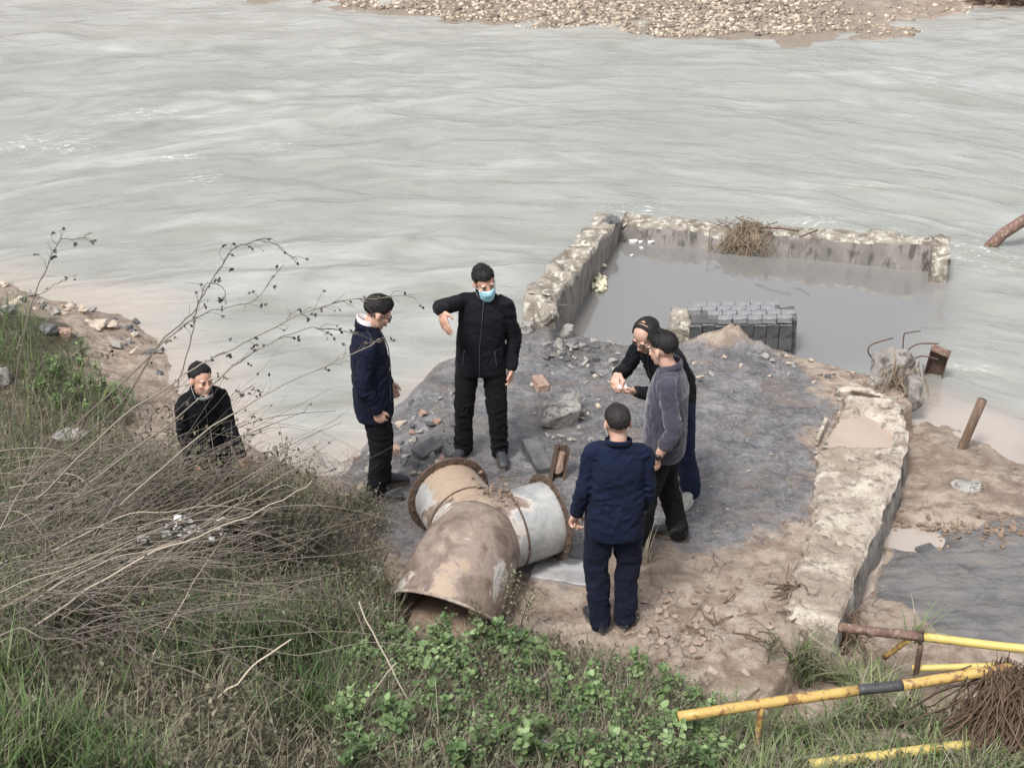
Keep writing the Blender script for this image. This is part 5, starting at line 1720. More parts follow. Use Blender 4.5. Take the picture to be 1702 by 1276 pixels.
DOWN = Vector((0, 0, -1))
def foot_loc(u, v):
    p = site(u, v, 0.0)
    return (p.x, p.y, max(hz(p.x, p.y), -0.03) + 0.005)
# the masked man who points
person(foot_loc(801, 758), (-0.04, -1), 'man in black jacket and blue face mask pointing down at the pipe', dict(
    feet={1: (.155, .0, 22), -1: (-.15, .03, -14)}, arms={
        1: (Vector((.145, .21, .05)), Vector((-.02, .22, .08)), dict(d=(-.2, .42, -.80), n=(-.5, -.7, .0), t=(-1, .3, 0), curl=(8, 14, 10), out=.9)),
        -1: (Vector((-.07, -.03, -.29)), Vector((.015, .05, -.245)), dict(d=(.05, .08, -1), n=(1, 0, 0), t=(0, 1, 0), curl=(25, 35, 30)))},
    head=(24, 10, 8), side=-4, jacket=M_black, trousers=M_trous, hem=.80, zip=True, mask=dict(m=M_mask), hair=dict(front=66, side=88, back=122, thick=.027), collar=dict(r=.066, h=.055, m=M_black, gap=.3, flare=.004), girth=1.02, skin=M_skin2, scale=1.0))
# the navy man on the left, in profile
person(foot_loc(630, 824), (1, 0.16), 'man in navy jacket and glasses looking down, standing left of the pipe', dict(
    feet={1: (.085, -.01, 8), -1: (-.125, .05, -4)}, arms={
        1: (Vector((.06, -.07, -.285)), Vector((-.02, .10, -.23)), dict(d=(0, .25, -1), n=(-1, .2, 0), t=(0, 1, .2), curl=(45, 55, 40))),
        -1: (Vector((-.06, -.02, -.285)), Vector((.06, .16, -.20)), dict(d=(.1, .4, -1), n=(1, 0, 0), t=(0, 1, .3), curl=(45, 55, 40)))},
    head=(6, 30, 0), headfwd=.03, lean=-1, jacket=M_navy2, trousers=M_trous, hem=.74, shirt=M_shirt, glasses=True, hair=dict(front=60, side=92, back=118, thick=.025), collar=dict(r=.074, h=.035, m=M_navy2, gap=.5), zip=True, girth=1.04, fold=.018))
# the grey man with the watch, seen from behind
person(foot_loc(1092, 905), (-1, 0.22), 'man in slate grey pullover with black wristwatch, back half turned', dict(
    feet={1: (.10, -.13, 10), -1: (-.10, .12, -15)}, arms={
        -1: (Vector((-.085, -.075, -.275)), Vector((-.01, .10, -.22)), dict(d=(.10, .30, -1), n=(1, -.1, .1), t=(0.1, 1, .3), curl=(70, 80, 50), out=.3)),
        1: (Vector((.05, .0, -.285)), Vector((.0, .05, -.24)), dict(d=(-.1, .5, -1), n=(-1, 0, 0), t=(0, 1, 0), curl=(40, 50, 40)))},
    sleeve={-1: .50, 1: .9}, cuff=.052, forearm=.039, head=(-30, 16, 0), headfwd=.02, jacket=M_grey, trousers=M_trous, hem=.80, hair=dict(front=62, side=84, back=112, thick=.021), collar=dict(r=.068, h=.03, m=M_grey, gap=.35), watch=-1, badge=(-.10, 1.27), pocket=False, girth=1.05, legw=1.02, scale=1.02))
# the man with glasses holding a white scrap, behind the grey man
p3r = person(foot_loc(1106, 824), (-0.78, -0.63), 'balding man in black jacket and glasses examining a white scrap in his hands', dict(
    feet={1: (.09, -.04, 10), -1: (-.15, -.12, -25)}, arms={
        1: (Vector((.09, .10, -.26)), Vector((-.13, .20, .10)), dict(d=(-.5, .8, -.25), n=(-.5, -.2, -.8), t=(-.6, -.1, .6), curl=(30, 35, 25), out=.4)),
        -1: (Vector((-.06, .08, -.275)), Vector((.13, .21, .07)), dict(d=(.45, .8, .15), n=(.3, -.1, .9), t=(-.6, .4, .4), curl=(40, 45, 35), out=.5))},
    lean=24, twist=-4, head=(2, 14, 0), headfwd=.03, jacket=M_black, trousers=M_jean, hem=.80, zip=True, glasses=True, hair=dict(cap=False, ring=True), collar=dict(r=.070, h=.045, m=M_black, gap=.45), shoe=M_sneak, sole=M_soleW, badge=(.07, 1.30), skin=M_skin, headscale=1.06))
# the man in front, back to us
person(foot_loc(1013, 1040), (0.02, 1), 'man in plain navy tracksuit seen from behind beside the right pipe branch', dict(
    feet={1: (.105, .03, 6), -1: (-.075, -.02, -24)}, arms={
        -1: (Vector((-.065, -.02, -.275)), Vector((-.03, .07, -.215)), dict(d=(-.25, .25, -1), n=(.6, -.6, -.3), t=(.4, .9, 0), curl=(50, 60, 40))),
        1: (Vector((.05, .01, -.28)), Vector((.0, .12, -.20)), dict(d=(-.1, .5, -1), n=(-1, 0, 0), t=(0, 1, .2), curl=(60, 60, 40)))},
    head=(8, 16, -2), jacket=M_navy, trousers=M_navy2, hem=.78, face=True, mask=dict(m=M_maskw), hair=dict(front=60, side=84, back=116, thick=.014, thin_crown=.5, mat=M_hair2), collar=dict(r=.074, h=.028, m=M_navy, gap=.2, flare=.012), pocket=False, girth=.96, shoulder=.150, legw=1.0, fold=.015, headscale=1.02))
# the man climbing through the weeds
gp = at_y(345, 760, 7.75)
p6 = (gp.x, 7.75, hz(gp.x, 7.75) + .0)
person(p6, (0.50, -0.87), 'man in black jacket with white mask under his chin, half hidden behind dry stalks', dict(
    feet={1: (.12, .05, 10), -1: (-.12, -.12, -10)}, kneefwd=.08, pelvis=.79, scale=.87, shoulder=.145, arms={
        1: (Vector((.02, -.05, -.285)), Vector((-.02, .16, -.20)), dict(d=(0, .6, -.8), n=(-1, 0, 0), t=(0, 1, .3), curl=(25, 35, 25))),
        -1: (Vector((-.04, .06, -.275)), Vector((-.02, .17, -.19)), dict(d=(-.1, .7, -.7), n=(0.4, -.3, -.8), t=(1, 0, 0), curl=(20, 25, 20)))},
    lean=14, side=2, slump=.03, head=(14, -10, -8), headfwd=.02, jacket=M_black, trousers=M_trous, hem=.80, zip=True, mask=dict(m=M_maskw, dz=-.096, h=.046), hair=dict(front=52, side=86, back=120, thick=.022), collar=dict(r=.070, h=.055, m=M_black, gap=.5), girth=.90, skin=M_skin2, headscale=1.06))
# the scrap in the hands
scr = rock_mesh('white_scrap', (.042, .036, .026), 18, 901, 1, .004)
_rt, _arms, _H, _bd = p3r
bpy.context.view_layer.update()
_mw = Matrix.Translation(_rt.location) @ _rt.rotation_euler.to_matrix().to_4x4()
_mid = (_arms[-1][2] + Vector((.45, .8, .15)).normalized() * .105 + Vector((.05, 0, .9)).normalized() * .035)
q = _mw @ _mid
tag(link('white_scrap', scr, M_white, None, q), 'white lump held in the hands of the balding man', 'scrap')
# ------------------------------------------------------------------ plants
M_grass = tint_mat('grass', [(0.0, (0.034, 0.062, 0.022)), (0.35, (0.078, 0.135, 0.044)), (0.65, (0.145, 0.205, 0.076)), (1.0, (0.26, 0.29, 0.135))], 0.6, 0.3)
M_dry = tint_mat('dry_grass', [(0.0, (0.075, 0.062, 0.045)), (0.5, (0.20, 0.172, 0.125)), (1.0, (0.40, 0.355, 0.27))], 0.8, 0.2)
M_leaf = tint_mat('leaves', [(0.0, (0.036, 0.058, 0.026)), (0.35, (0.080, 0.130, 0.050)), (0.7, (0.165, 0.245, 0.098)), (1.0, (0.31, 0.41, 0.20))], 0.55, 0.3)
M_cover = tint_mat('small_weeds', [(0.0, (0.040, 0.042, 0.024)), (0.3, (0.092, 0.092, 0.052)), (0.65, (0.165, 0.158, 0.098)), (1.0, (0.31, 0.285, 0.20))], 0.75, 0.25)
M_stalk = tint_mat('dry_stalks', [(0.0, (0.055, 0.045, 0.040)), (0.4, (0.140, 0.117, 0.100)), (0.75, (0.275, 0.235, 0.19)), (1.0, (0.46, 0.40, 0.31))], 0.8)
M_twig = simple('dark_twig', (0.085, 0.062, 0.050), (0.14, 0.105, 0.08), 20, 0.85)

def scatter_px(n, u0, u1, v0, v1, keep=None):
    """random spots on the ground over a surveyed patch"""
    out = []
    us = rng.uniform(u0, u1, n); vs2 = rng.uniform(v0, v1, n)
    # march all rays at once
    x = (us - 851) / FPX; yy = -(vs2 - 638) / FPX
    ry = _ct + yy * _st; rz = -_st + yy * _ct
    lo = np.full(n, 3.0); hitY = np.full(n, np.nan)
    gyv = np.arange(3.2, 15, 0.06)
    prev = None
    for Y_ in gyv:
        s = Y_ / ry
        px, pz = x * s, CAM_H + rz * s
        todo = np.isnan(hitY)
        if not todo.any(): break
        g = np.full(n, -9.0); g[todo] = np.interp(np.zeros(1), [0], [0])[0] + height_fast(px[todo], np.full(todo.sum(), Y_))
        h_ = todo & (pz <= g)
        hitY[h_] = Y_ - 0.03
    ok = ~np.isnan(hitY)
    us, vs2, hitY, x, ry = us[ok], vs2[ok], hitY[ok], x[ok], ry[ok]
    X_ = x * hitY / ry
    Z_ = height_fast(X_, hitY)
    P = np.stack([X_, hitY, Z_], 1)
    if keep is not None:
        k = keep(us, vs2, P); P = P[k]
    return P
# quick look-up of the ground already computed on the grid
_hg = gz.reshape(len(ys), len(xs))
def height_fast(x, y):
    i = np.clip(np.searchsorted(xs, x) - 1, 0, len(xs) - 2); j = np.clip(np.searchsorted(ys, y) - 1, 0, len(ys) - 2)
    fx_ = np.clip((x - xs[i]) / (xs[i + 1] - xs[i]), 0, 1); fy_ = np.clip((y - ys[j]) / (ys[j + 1] - ys[j]), 0, 1)
    return (_hg[j, i] * (1 - fx_) + _hg[j, i + 1] * fx_) * (1 - fy_) + (_hg[j + 1, i] * (1 - fx_) + _hg[j + 1, i + 1] * fx_) * fy_

def blades(name, P, h0, h1, w, m, lean=0.5, tint=(0.5, 0.25), seg=3, kind='stuff', dirbias=None, flat=0.0):
    n = len(P)
    if n == 0: return None
    a = rng.uniform(0, 6.283, n)
    d = np.stack([np.cos(a), np.sin(a)], 1)
    if dirbias is not None:
        d = d + np.array(dirbias); d /= np.linalg.norm(d, axis=1)[:, None] + 1e-9
    H = rng.uniform(h0, h1, n); L = H * rng.uniform(0.2, 1.0, n) * lean
    side = np.stack([-d[:, 1], d[:, 0]], 1)
    W = w * rng.uniform(.6, 1.3, n)
    V = np.zeros((n, 2 * seg + 1, 3))
    for k in range(seg + 1):
        t = k / seg
        c = np.stack([P[:, 0] + d[:, 0] * L * t ** 1.8, P[:, 1] + d[:, 1] * L * t ** 1.8, P[:, 2] - 0.01 + H * (t - flat * t * t)], 1)
        ww = W * (1 - t) ** 0.7
        if k < seg:
            V[:, 2 * k] = c; V[:, 2 * k + 1] = c
            V[:, 2 * k, :2] += side * ww[:, None]; V[:, 2 * k + 1, :2] -= side * ww[:, None]
        else: V[:, 2 * k] = c
    tri = []
    for k in range(seg - 1):
        tri += [(2 * k, 2 * k + 1, 2 * k + 3), (2 * k, 2 * k + 3, 2 * k + 2)]
    tri.append((2 * seg - 2, 2 * seg - 1, 2 * seg))
    nv = 2 * seg + 1
    F = (np.array(tri)[None] + (np.arange(n) * nv)[:, None, None]).reshape(-1, 3)
    me = mesh_np(name, V.reshape(-1, 3), F)
    patch = fbm(P[:, :2] * 2.5, 3, 401) * 0.28
    t_ = np.clip(rng.normal(tint[0], tint[1], n) + patch, 0, 1)
    set_attr(me, 'tint', np.repeat(t_, nv)[:, None] * np.ones((1, 3)))
    return tag(link(name, me, m), kind=kind)
def leaf_geo(C, size, m, name, tint, parent=None, droop=0.5, kind=None, aspect=0.55, lobes=False):
    """folded leaves at points C"""
    n = len(C)
    a = rng.uniform(0, 6.283, n); el = rng.normal(0.15, droop, n)
    d = np.stack([np.cos(a) * np.cos(el), np.sin(a) * np.cos(el), np.sin(el)], 1)
    sd = np.stack([-np.sin(a), np.cos(a), rng.normal(0, .35, n)], 1); sd /= np.linalg.norm(sd, axis=1)[:, None]
    up = np.cross(d, sd)
    s = size * rng.uniform(.6, 1.25, n)
    prof = [(0, 0, 0), (.35, 1, .10), (.35, -1, .10), (.45, 0, -.04), (.75, .62, .06), (.75, -.62, .06), (1, 0, -.06)]
    if lobes: prof = [(0, 0, 0), (.30, 1.25, .12), (.38, -1.25, .12), (.45, 0, -.05), (.70, .95, .05), (.72, -.95, .05), (1, 0, -.08)]
    V = np.zeros((n, 7, 3))
    for k, (l_, w_, u_) in enumerate(prof):
        V[:, k] = C + d * (s * l_)[:, None] + sd * (s * w_ * aspect * .5)[:, None] + up * (s * u_)[:, None]
    tri = np.array([(0, 3, 1), (0, 2, 3), (1, 3, 4), (2, 5, 3), (3, 6, 4), (3, 5, 6)])
    F = (tri[None] + (np.arange(n) * 7)[:, None, None]).reshape(-1, 3)
    me = mesh_np(name, V.reshape(-1, 3), F)
    set_attr(me, 'tint', np.repeat(np.clip(tint, 0, 1), 7)[:, None] * np.ones((1, 3)))
    o = link(name, me, m, parent)
    return tag(o, kind=kind)

mo_ = site(735, 1018, 0.05)
# ---- low cover over the whole bank
def on_bank(us, vs_, P): return P[:, 2] > np.where(P[:, 0] < -1.3, -0.02, 0.06)
toe_at = lambda P: np.interp(P[:, 0], toe_x, toe_y) - P[:, 1]
vegmask = lambda P: (toe_at(P) + 0.3 * fbm(P[:, :2] * 2.2, 3, 31)) > 0.0
def bank_keep(us, vs_, P):
    left = (P[:, 0] + 0.4 * fbm(P[:, :2] * 2.2, 3, 31) < -1.45) & (poly_sd(P[:, :2], land_main) + 0.5 * fbm(P[:, :2] * 2.2, 3, 31) > 0.75)
    right_mud = np.zeros(len(P), bool)
    for q in rm: right_mud |= (((P[:, 0] - q.x) / .2) ** 2 + ((P[:, 1] - q.y + .15) / .15) ** 2) < 1
    mouth = (((P[:, 0] - mo_.x) / .36) ** 2 + ((P[:, 1] - mo_.y) / .20) ** 2) < 1
    return (vegmask(P) | left) & ~right_mud & ~mouth & (P[:, 2] > -0.1)
P = scatter_px(34000, -40, 1760, 560, 1330, bank_keep)
C = P.copy(); C[:, 2] += rng.uniform(.0, .14, len(C)) ** 1.0
tt_ = np.clip(rng.normal(.46, .22, len(C)) + fbm(C[:, :2] * 2.0, 3, 77) * .35, 0, 1)
leaf_geo(C, .032, M_cover, 'ground_cover', tt_, kind='stuff', droop=.7)
P = scatter_px(24000, -40, 1760, 600, 1330, bank_keep)
blades('dry_grass', P, .05, .22, .0028, M_dry, lean=1.5, tint=(.45, .25))
# green grass patches
def green_keep(us, vs_, P):
    f = fbm(P[:, :2] * 1.6, 3, 55)
    zone = (vs_ > 1090 + 45 * np.sin(us / 90)) & (us < 600)
    zone |= ((us - 170) / 130) ** 2 + ((vs_ - 650) / 55) ** 2 < 1
    zone |= ((us - 20) / 60) ** 2 + ((vs_ - 570) / 60) ** 2 < 1
    return bank_keep(us, vs_, P) & zone & (f > -.25)
P = scatter_px(15000, -40, 660, 500, 1330, green_keep)
blades('green_grass', P, .10, .34, .0045, M_grass, lean=1.1, tint=(.42, .22))
def right_keep(us, vs_, P):
    e = (((us - 1440) / 190) ** 2 + ((vs_ - 1165) / 95) ** 2 < 1) | ((us > 1180) & (vs_ > 1150))
    return e & bank_keep(us, vs_, P)
P = scatter_px(5200, 1120, 1720, 1050, 1330, right_keep)
blades('tall_grass', P, .08, .24, .0055, M_grass, lean=1.5, tint=(.62, .20), seg=4, flat=.15)
P = scatter_px(2600, 1120, 1720, 1070, 1330, right_keep)
blades('straw_grass', P, .08, .24, .0042, M_dry, lean=1.4, tint=(.6, .22), seg=4, flat=.2)
P = scatter_px(1500, 1300, 1560, 1062, 1170, lambda us, vs_, P: (fbm(P[:, :2] * 4, 2, 88) > -.05) & (P[:, 2] > -.45) & (np.abs(us - 1435) < 135 - np.abs(vs_ - 1110)))
blades('reed_grass', P, .14, .36, .0062, M_grass, lean=1.3, tint=(.66, .2), seg=4, flat=.2)
C = P[:500].copy()
blades('reed_straw', C, .14, .34, .005, M_dry, lean=1.4, tint=(.7, .2), seg=4, flat=.25)
# yellow green edge along the toe of the bank
def toe_keep(us, vs_, P):
    t = toe_at(P); return (t > -.12) & (t < .45) & (P[:, 2] > -0.1)
P = scatter_px(9000, 380, 1180, 740, 1180, toe_keep)
blades('edge_grass', P, .04, .16, .003, M_dry, lean=1.2, tint=(.40, .2))
C = P[:7000].copy(); C[:, 2] += rng.uniform(0, .12, len(C))
leaf_geo(C, .026, M_cover, 'edge_weeds', np.clip(rng.normal(.55, .2, len(C)), 0, 1), kind='stuff', droop=.7)

# grey green weeds showing through the tangle of stalks
def under_keep(us, vs_, P): return bank_keep(us, vs_, P) & (us < 660) & (vs_ > 690 + us * .1) & (fbm(P[:, :2] * 2.3, 3, 611) > -.12)
P = scatter_px(9500, -40, 660, 690, 1100, under_keep)
C = P.copy(); C[:, 2] += rng.uniform(0.02, .40, len(C)) ** 1.2
h_ = len(C) // 2
leaf_geo(C[:h_], .026, M_leaf, 'tangle_weeds', np.clip(rng.normal(.42, .22, h_), 0, 1), kind='stuff', droop=.8)
leaf_geo(C[h_:], .030, M_cover, 'tangle_litter', np.clip(rng.normal(.55, .25, len(C) - h_), 0, 1), kind='stuff', droop=.8)
blades('tangle_grass', P[:2500], .12, .36, .0035, M_grass, lean=.9, tint=(.5, .25))
blades('tangle_straw', P[2500:8000], .12, .40, .0032, M_dry, lean=1.1, tint=(.5, .25))
# ---- leafy weeds: each a plant of its own
def weed(P0, h, nst, size, nleaf, label, tintc, group, name='weed_plant', lobes=True, spread=.5):
    if label is None:
        label = ('broad leaved ' if size > .04 else 'small leaved ') + ('bright green ' if tintc > .6 else 'dark green ' if tintc < .42 else 'mid green ') + ('tall' if h > .18 else 'low') + ' weed in the patch at the bottom centre'
    root = empty(name, tuple(P0), (0, 0, 0), label, 'weed', group)
    mb = MB(); C = []; lv = []
    for s in range(nst):
        a = random.uniform(0, 6.28); ln = random.uniform(.2, 1) * spread
        hh = h * random.uniform(.7, 1.1)
        pts = [Vector((0, 0, -.02)) + Vector((math.cos(a), math.sin(a), 0)) * .02]
        for k in range(1, 5):
            t = k / 4
            pts.append(Vector((math.cos(a) * ln * hh * t ** 1.3, math.sin(a) * ln * hh * t ** 1.3, hh * t)) + Vector((random.gauss(0, .008), random.gauss(0, .008), 0)))
        mb.tube(pts, [.0032, .003, .0026, .002, .001], 4, False, (.45, .45, .45))
        for _ in range(nleaf):
            t = random.uniform(.25, 1.02) ** .8
            i = min(int(t * 4), 3)
            q = pts[i].lerp(pts[i + 1], t * 4 - i)
            C.append(tuple(q)); lv.append(tintc + .35 * (t - .6) + random.gauss(0, .15))
    mb.build('stem', M_cover, root)
    leaf_geo(np.array(C), size, M_leaf, 'foliage', np.array(lv), root, droop=.45, aspect=.62, lobes=lobes)
def pick(n, u0, u1, v0, v1, keep):
    return scatter_px(n * 3, u0, u1, v0, v1, keep)[:n]
def mid_keep(us, vs_, P):
    c = (vs_ > 1075 + 35 * np.sin(us / 70.0)) & (us > 560) & (us < 1215)
    return c & bank_keep(us, vs_, P)
for i, p in enumerate(pick(140, 560, 1215, 1060, 1300, mid_keep)):
    weed(p, random.uniform(.12, .30), random.choice((3, 4, 5, 6)), random.choice((.024, .030, .034, .042, .054)), random.choice((9, 12, 15)), None, random.choice((.38, .48, .58, .75)), 'leafy weeds on the near bank')
for i, p in enumerate(pick(26, 590, 900, 1040, 1120, lambda us, vs_, P: bank_keep(us, vs_, P) & (vs_ > 1045))):
    weed(p, random.uniform(.10, .18), 4, random.uniform(.03, .045), 10, 'small green weed in front of the pipe mouth', .5, 'small weeds by the pipe mouth')
for i, p in enumerate(pick(22, 60, 300, 590, 700, lambda us, vs_, P: P[:, 2] > -.1)):
    weed(p, random.uniform(.10, .2), 4, random.uniform(.03, .05), 8, 'low green weed on the left beach beyond the dry stalks', .5, 'green weeds on the left beach', lobes=False)
P = scatter_px(9000, 560, 1215, 1040, 1300, mid_keep)
blades('mixed_grass', P, .06, .22, .0030, M_dry, lean=1.4, tint=(.5, .25))
P = scatter_px(5000, 560, 1215, 1040, 1300, mid_keep)
C = P.copy(); C[:, 2] += rng.uniform(0.02, .20, len(C))
leaf_geo(C, .026, M_leaf, 'small_leaves', np.clip(rng.normal(.5, .25, len(C)), 0, 1), kind='stuff', droop=.7)
# the single upright leaf
lf = hit(1100, 1200)
lm_ = MB()
lmC = np.array([[0, 0, 0.0]])
V = [(-.004, 0, 0), (.004, 0, 0), (-.028, .005, .05), (0, -.006, .05), (.028, .005, .05), (-.030, .012, .10), (0, .002, .10), (.030, .012, .10), (-.016, .020, .145), (0, .014, .145), (.016, .020, .145), (0, .030, .17)]
F = [(0, 1, 4, 3), (0, 3, 2), (2, 3, 6, 5), (3, 4, 7, 6), (5, 6, 9, 8), (6, 7, 10, 9), (8, 9, 11), (9, 10, 11)]
lme = mesh_np('broad_leaf', V, F); set_attr(lme, 'tint', np.full((12, 3), .92))
tag(link('broad_leaf', lme, M_leaf, None, (lf.x, lf.y, lf.z + .0), (0, 0, .2)), 'single broad bright green leaf standing upright at the left end of the near railing', 'leaf')
# the grey green flower spike in front of the pipe
def spike(u, v, h, label, lean=(.1, .1), n=60, tintc=.85):
    p = hit(u, v)
    root = empty('mugwort', tuple(p), (0, 0, 0), label, 'weed')
    mb = MB(); C = []
    main = [Vector((lean[0] * h * t ** 1.4, lean[1] * h * t, h * t)) for t in (0, .25, .5, .75, 1)]
    mb.tube(main, [.005, .0045, .004, .003, .0015], 5, False, (.55,) * 3)
    for k in range(16):
        t = .35 + .6 * k / 16
        q = main[0].lerp(main[4], t); a = k * 2.4
        L = .20 * (1.1 - t) * h + .03
        e = q + Vector((math.cos(a) * L, math.sin(a) * L, L * 1.0))
        mb.tube([q, q.lerp(e, .5) + Vector((0, 0, -.01)), e], .0022, 4, False, (.55,) * 3)
        for j in range(n // 10):
            C.append(tuple(q.lerp(e, random.uniform(.2, 1)) + Vector((random.gauss(0, .006), random.gauss(0, .006), random.gauss(0, .006)))))
    mb.build('stem', M_cover, root)
    leaf_geo(np.array(C), .022, M_cover, 'foliage', rng.normal(tintc, .1, len(C)), root, droop=.9)
spike(838, 1075, .62, 'tall grey green weed spike standing against the right side of the pipe', (.12, .10))
spike(862, 1062, .42, 'shorter grey green weed spike right of the tall one by the pipe', (.25, .05))
spike(800, 1085, .36, 'low grey green weed spike in front of the pipe mouth', (-.1, .1), tintc=.6)
spike(605, 870, .25, 'low olive weed at the feet of the navy man at the left', (.1, .1), tintc=.5)
spike(1275, 1110, .2, 'low grey weed at the toe of the bank below the pale wall', (.1, .1), tintc=.6)
# tuft of grass beside the man in front
tp_ = hit(1072, 935)
tu = np.tile(np.array([[tp_.x, tp_.y, tp_.z]]), (26, 1)) + rng.normal(0, .03, (26, 3)) * np.array([1, 1, 0])
o = blades('grass_tuft', tu, .15, .42, .004, M_dry, lean=.8, tint=(.75, .12), seg=5, dirbias=(.6, .2), kind=None)
tag(o, 'thin tuft of pale grass beside the right leg of the navy tracksuit man', 'grass tuft')

# ---- dry stalks of the left bank
def stalk_mesh(mb, P, r0, r1, tint, seg=5):
    mb.tube(P, list(np.linspace(r0, r1, len(P))), seg, False, (tint,) * 3)
def side_twigs(mb, P, r, tint, n, L, dark=True):
    for _ in range(n):
        t = random.uniform(.35, .98); k = min(int(t * (len(P) - 1)), len(P) - 2)
        q = P[k].lerp(P[k + 1], random.random())
        d = (P[k + 1] - P[k]).normalized()
        e = (d + Vector((random.gauss(0, .55), random.gauss(0, .55), random.gauss(.1, .5)))).normalized()
        l_ = L * random.uniform(.3, 1)
        pts = [q, q + e * l_ * .5, q + (e + Vector((random.gauss(0, .3), random.gauss(0, .3), -.25))).normalized() * l_]
        mb.tube(pts, [r, r * .8, r * .5], 4, False, (tint,) * 3)
        if random.random() < .8:                               # shrivelled leaf or seed head
            c = pts[2]
            for _k in range(random.choice((1, 2, 3))):
                v = Vector((random.gauss(0, 1), random.gauss(0, 1), random.gauss(-.4, .7))).normalized()
                cc = c + v * .012
                mb.add([c, cc + v.orthogonal() * .007, cc + v * .016, cc - v.orthogonal() * .007], [(0, 1, 2, 3)], (.03,) * 3)
def stem_thing(pts, r0, r1, tint, label, twigs=10, tl=.10, name='dry_shrub'):
    P = smooth_path(pts, 5)
    P = [p + Vector((random.gauss(0, .004), random.gauss(0, .004), random.gauss(0, .004))) for p in P]
    base = P[0]
    root = empty(name, tuple(base), (0, 0, 0), label, 'dry stalk')
    mb = MB(); stalk_mesh(mb, [p - base for p in P], r0, r1, tint); mb.build('stem', M_stalk, root)
    if twigs:
        tb = MB(); side_twigs(tb, [p - base for p in P], r1 * .9, tint * .55, twigs, tl); tag(tb.build('twigs', M_stalk, root), kind='stuff')
    return root
A = at_y
prominent = [
    ([A(60, 830, 6.1), A(180, 712, 6.2), A(290, 634, 6.35), A(345, 600, 6.4), A(420, 562, 6.5), A(505, 520, 6.6), A(600, 498, 6.65), A(688, 490, 6.7)], .0065, .0022, .62, 'long dry stalk arching from the half hidden man to the head of the navy man', 26, .14),
    ([A(90, 760, 6.5), A(200, 672, 6.6), A(262, 575, 6.7), A(318, 520, 6.8), A(345, 478, 6.85), A(378, 424, 6.9), A(418, 402, 6.95), A(455, 404, 7), A(492, 436, 7)], .0055, .002, .40, 'tall dark stalk with curled top standing highest against the river', 22, .13),
    ([A(296, 640, 7.0), A(318, 560, 7.05), A(330, 505, 7.1), A(346, 470, 7.1), A(372, 480, 7.1), A(376, 505, 7.1)], .004, .0018, .35, 'thin dark stalk with a hooked withered tip above the half hidden man', 9, .08),
    ([A(150, 800, 6.0), A(300, 690, 6.1), A(372, 622, 6.2), A(440, 574, 6.25), A(520, 545, 6.3), A(590, 556, 6.35)], .0055, .002, .55, 'long dry stalk crossing just right of the half hidden man', 16, .12),
    ([A(200, 840, 5.9), A(330, 726, 6.0), A(450, 650, 6.1), A(560, 600, 6.15), A(640, 560, 6.2)], .006, .002, .70, 'pale stalk crossing below the half hidden man and pointing to the navy man', 14, .10),
    ([A(15, 780, 6.3), A(24, 660, 6.35), A(42, 545, 6.4), A(74, 452, 6.45), A(98, 402, 6.5), A(132, 396, 6.5), A(152, 388, 6.5)], .0045, .0018, .40, 'thin upright stalk with dark tip at the far left edge', 14, .11),
    ([A(28, 580, 6.6), A(60, 500, 6.65), A(95, 472, 6.7), A(126, 456, 6.7)], .0035, .0016, .5, 'short bare twig at far left leaning over the beach', 5, .06),
    ([A(110, 720, 6.4), A(230, 610, 6.5), A(300, 545, 6.55), A(352, 516, 6.6), A(420, 500, 6.6), A(470, 440, 6.7)], .005, .0018, .45, 'dry stalk whose tip splits in two above the river, left of the navy man', 18, .12),
    ([A(60, 1040, 5.0), A(210, 940, 5.1), A(330, 890, 5.15), A(430, 850, 5.2), A(520, 800, 5.25)], .007, .0025, .85, 'thick pale stalk lying diagonally across the tangle at left', 3, .06),
    ([A(362, 1160, 4.6), A(420, 1110, 4.65), A(484, 1060, 4.7)], .0065, .004, .98, 'short straight pale straw stem pointing up right in the lower left tangle', 0, .05),
    ([A(596, 1000, 5.5), A(640, 1090, 5.3), A(690, 1185, 5.1), A(728, 1290, 4.9)], .0055, .0035, .92, 'long pale straw leaning down to the right in front of the weeds', 0, .05),
    ([A(660, 1100, 5.2), A(612, 1160, 5.1), A(590, 1230, 5.0), A(576, 1300, 4.9)], .0045, .003, .88, 'pale curved straw crossing the long leaning straw', 0, .05),
    ([A(112, 1100, 4.7), A(118, 1160, 4.65), A(136, 1220, 4.6), A(148, 1290, 4.5)], .005, .0035, .9, 'bent pale stem standing in the green grass at the lower left', 0, .05),
    ([A(372, 1280, 4.5), A(410, 1225, 4.6), A(450, 1200, 4.65), A(482, 1190, 4.7)], .0055, .003, .85, 'pale curved straw at the bottom edge, left of centre', 0, .05),
    ([A(728, 1290, 4.7), A(727, 1200, 4.75), A(724, 1130, 4.8)], .0045, .002, .85, 'thin upright straw at the bottom centre', 4, .04),
    ([A(1390, 1085, 6.1), A(1352, 1060, 6.15), A(1330, 1040, 6.2), A(1284, 1050, 6.2)], .004, .002, .8, 'bent straw at the near end of the pale wall', 0, .04),
]
for pts, r0, r1, tint, lab, tw, tl in prominent:
    stem_thing(pts, r0, r1, tint, lab, tw, tl)
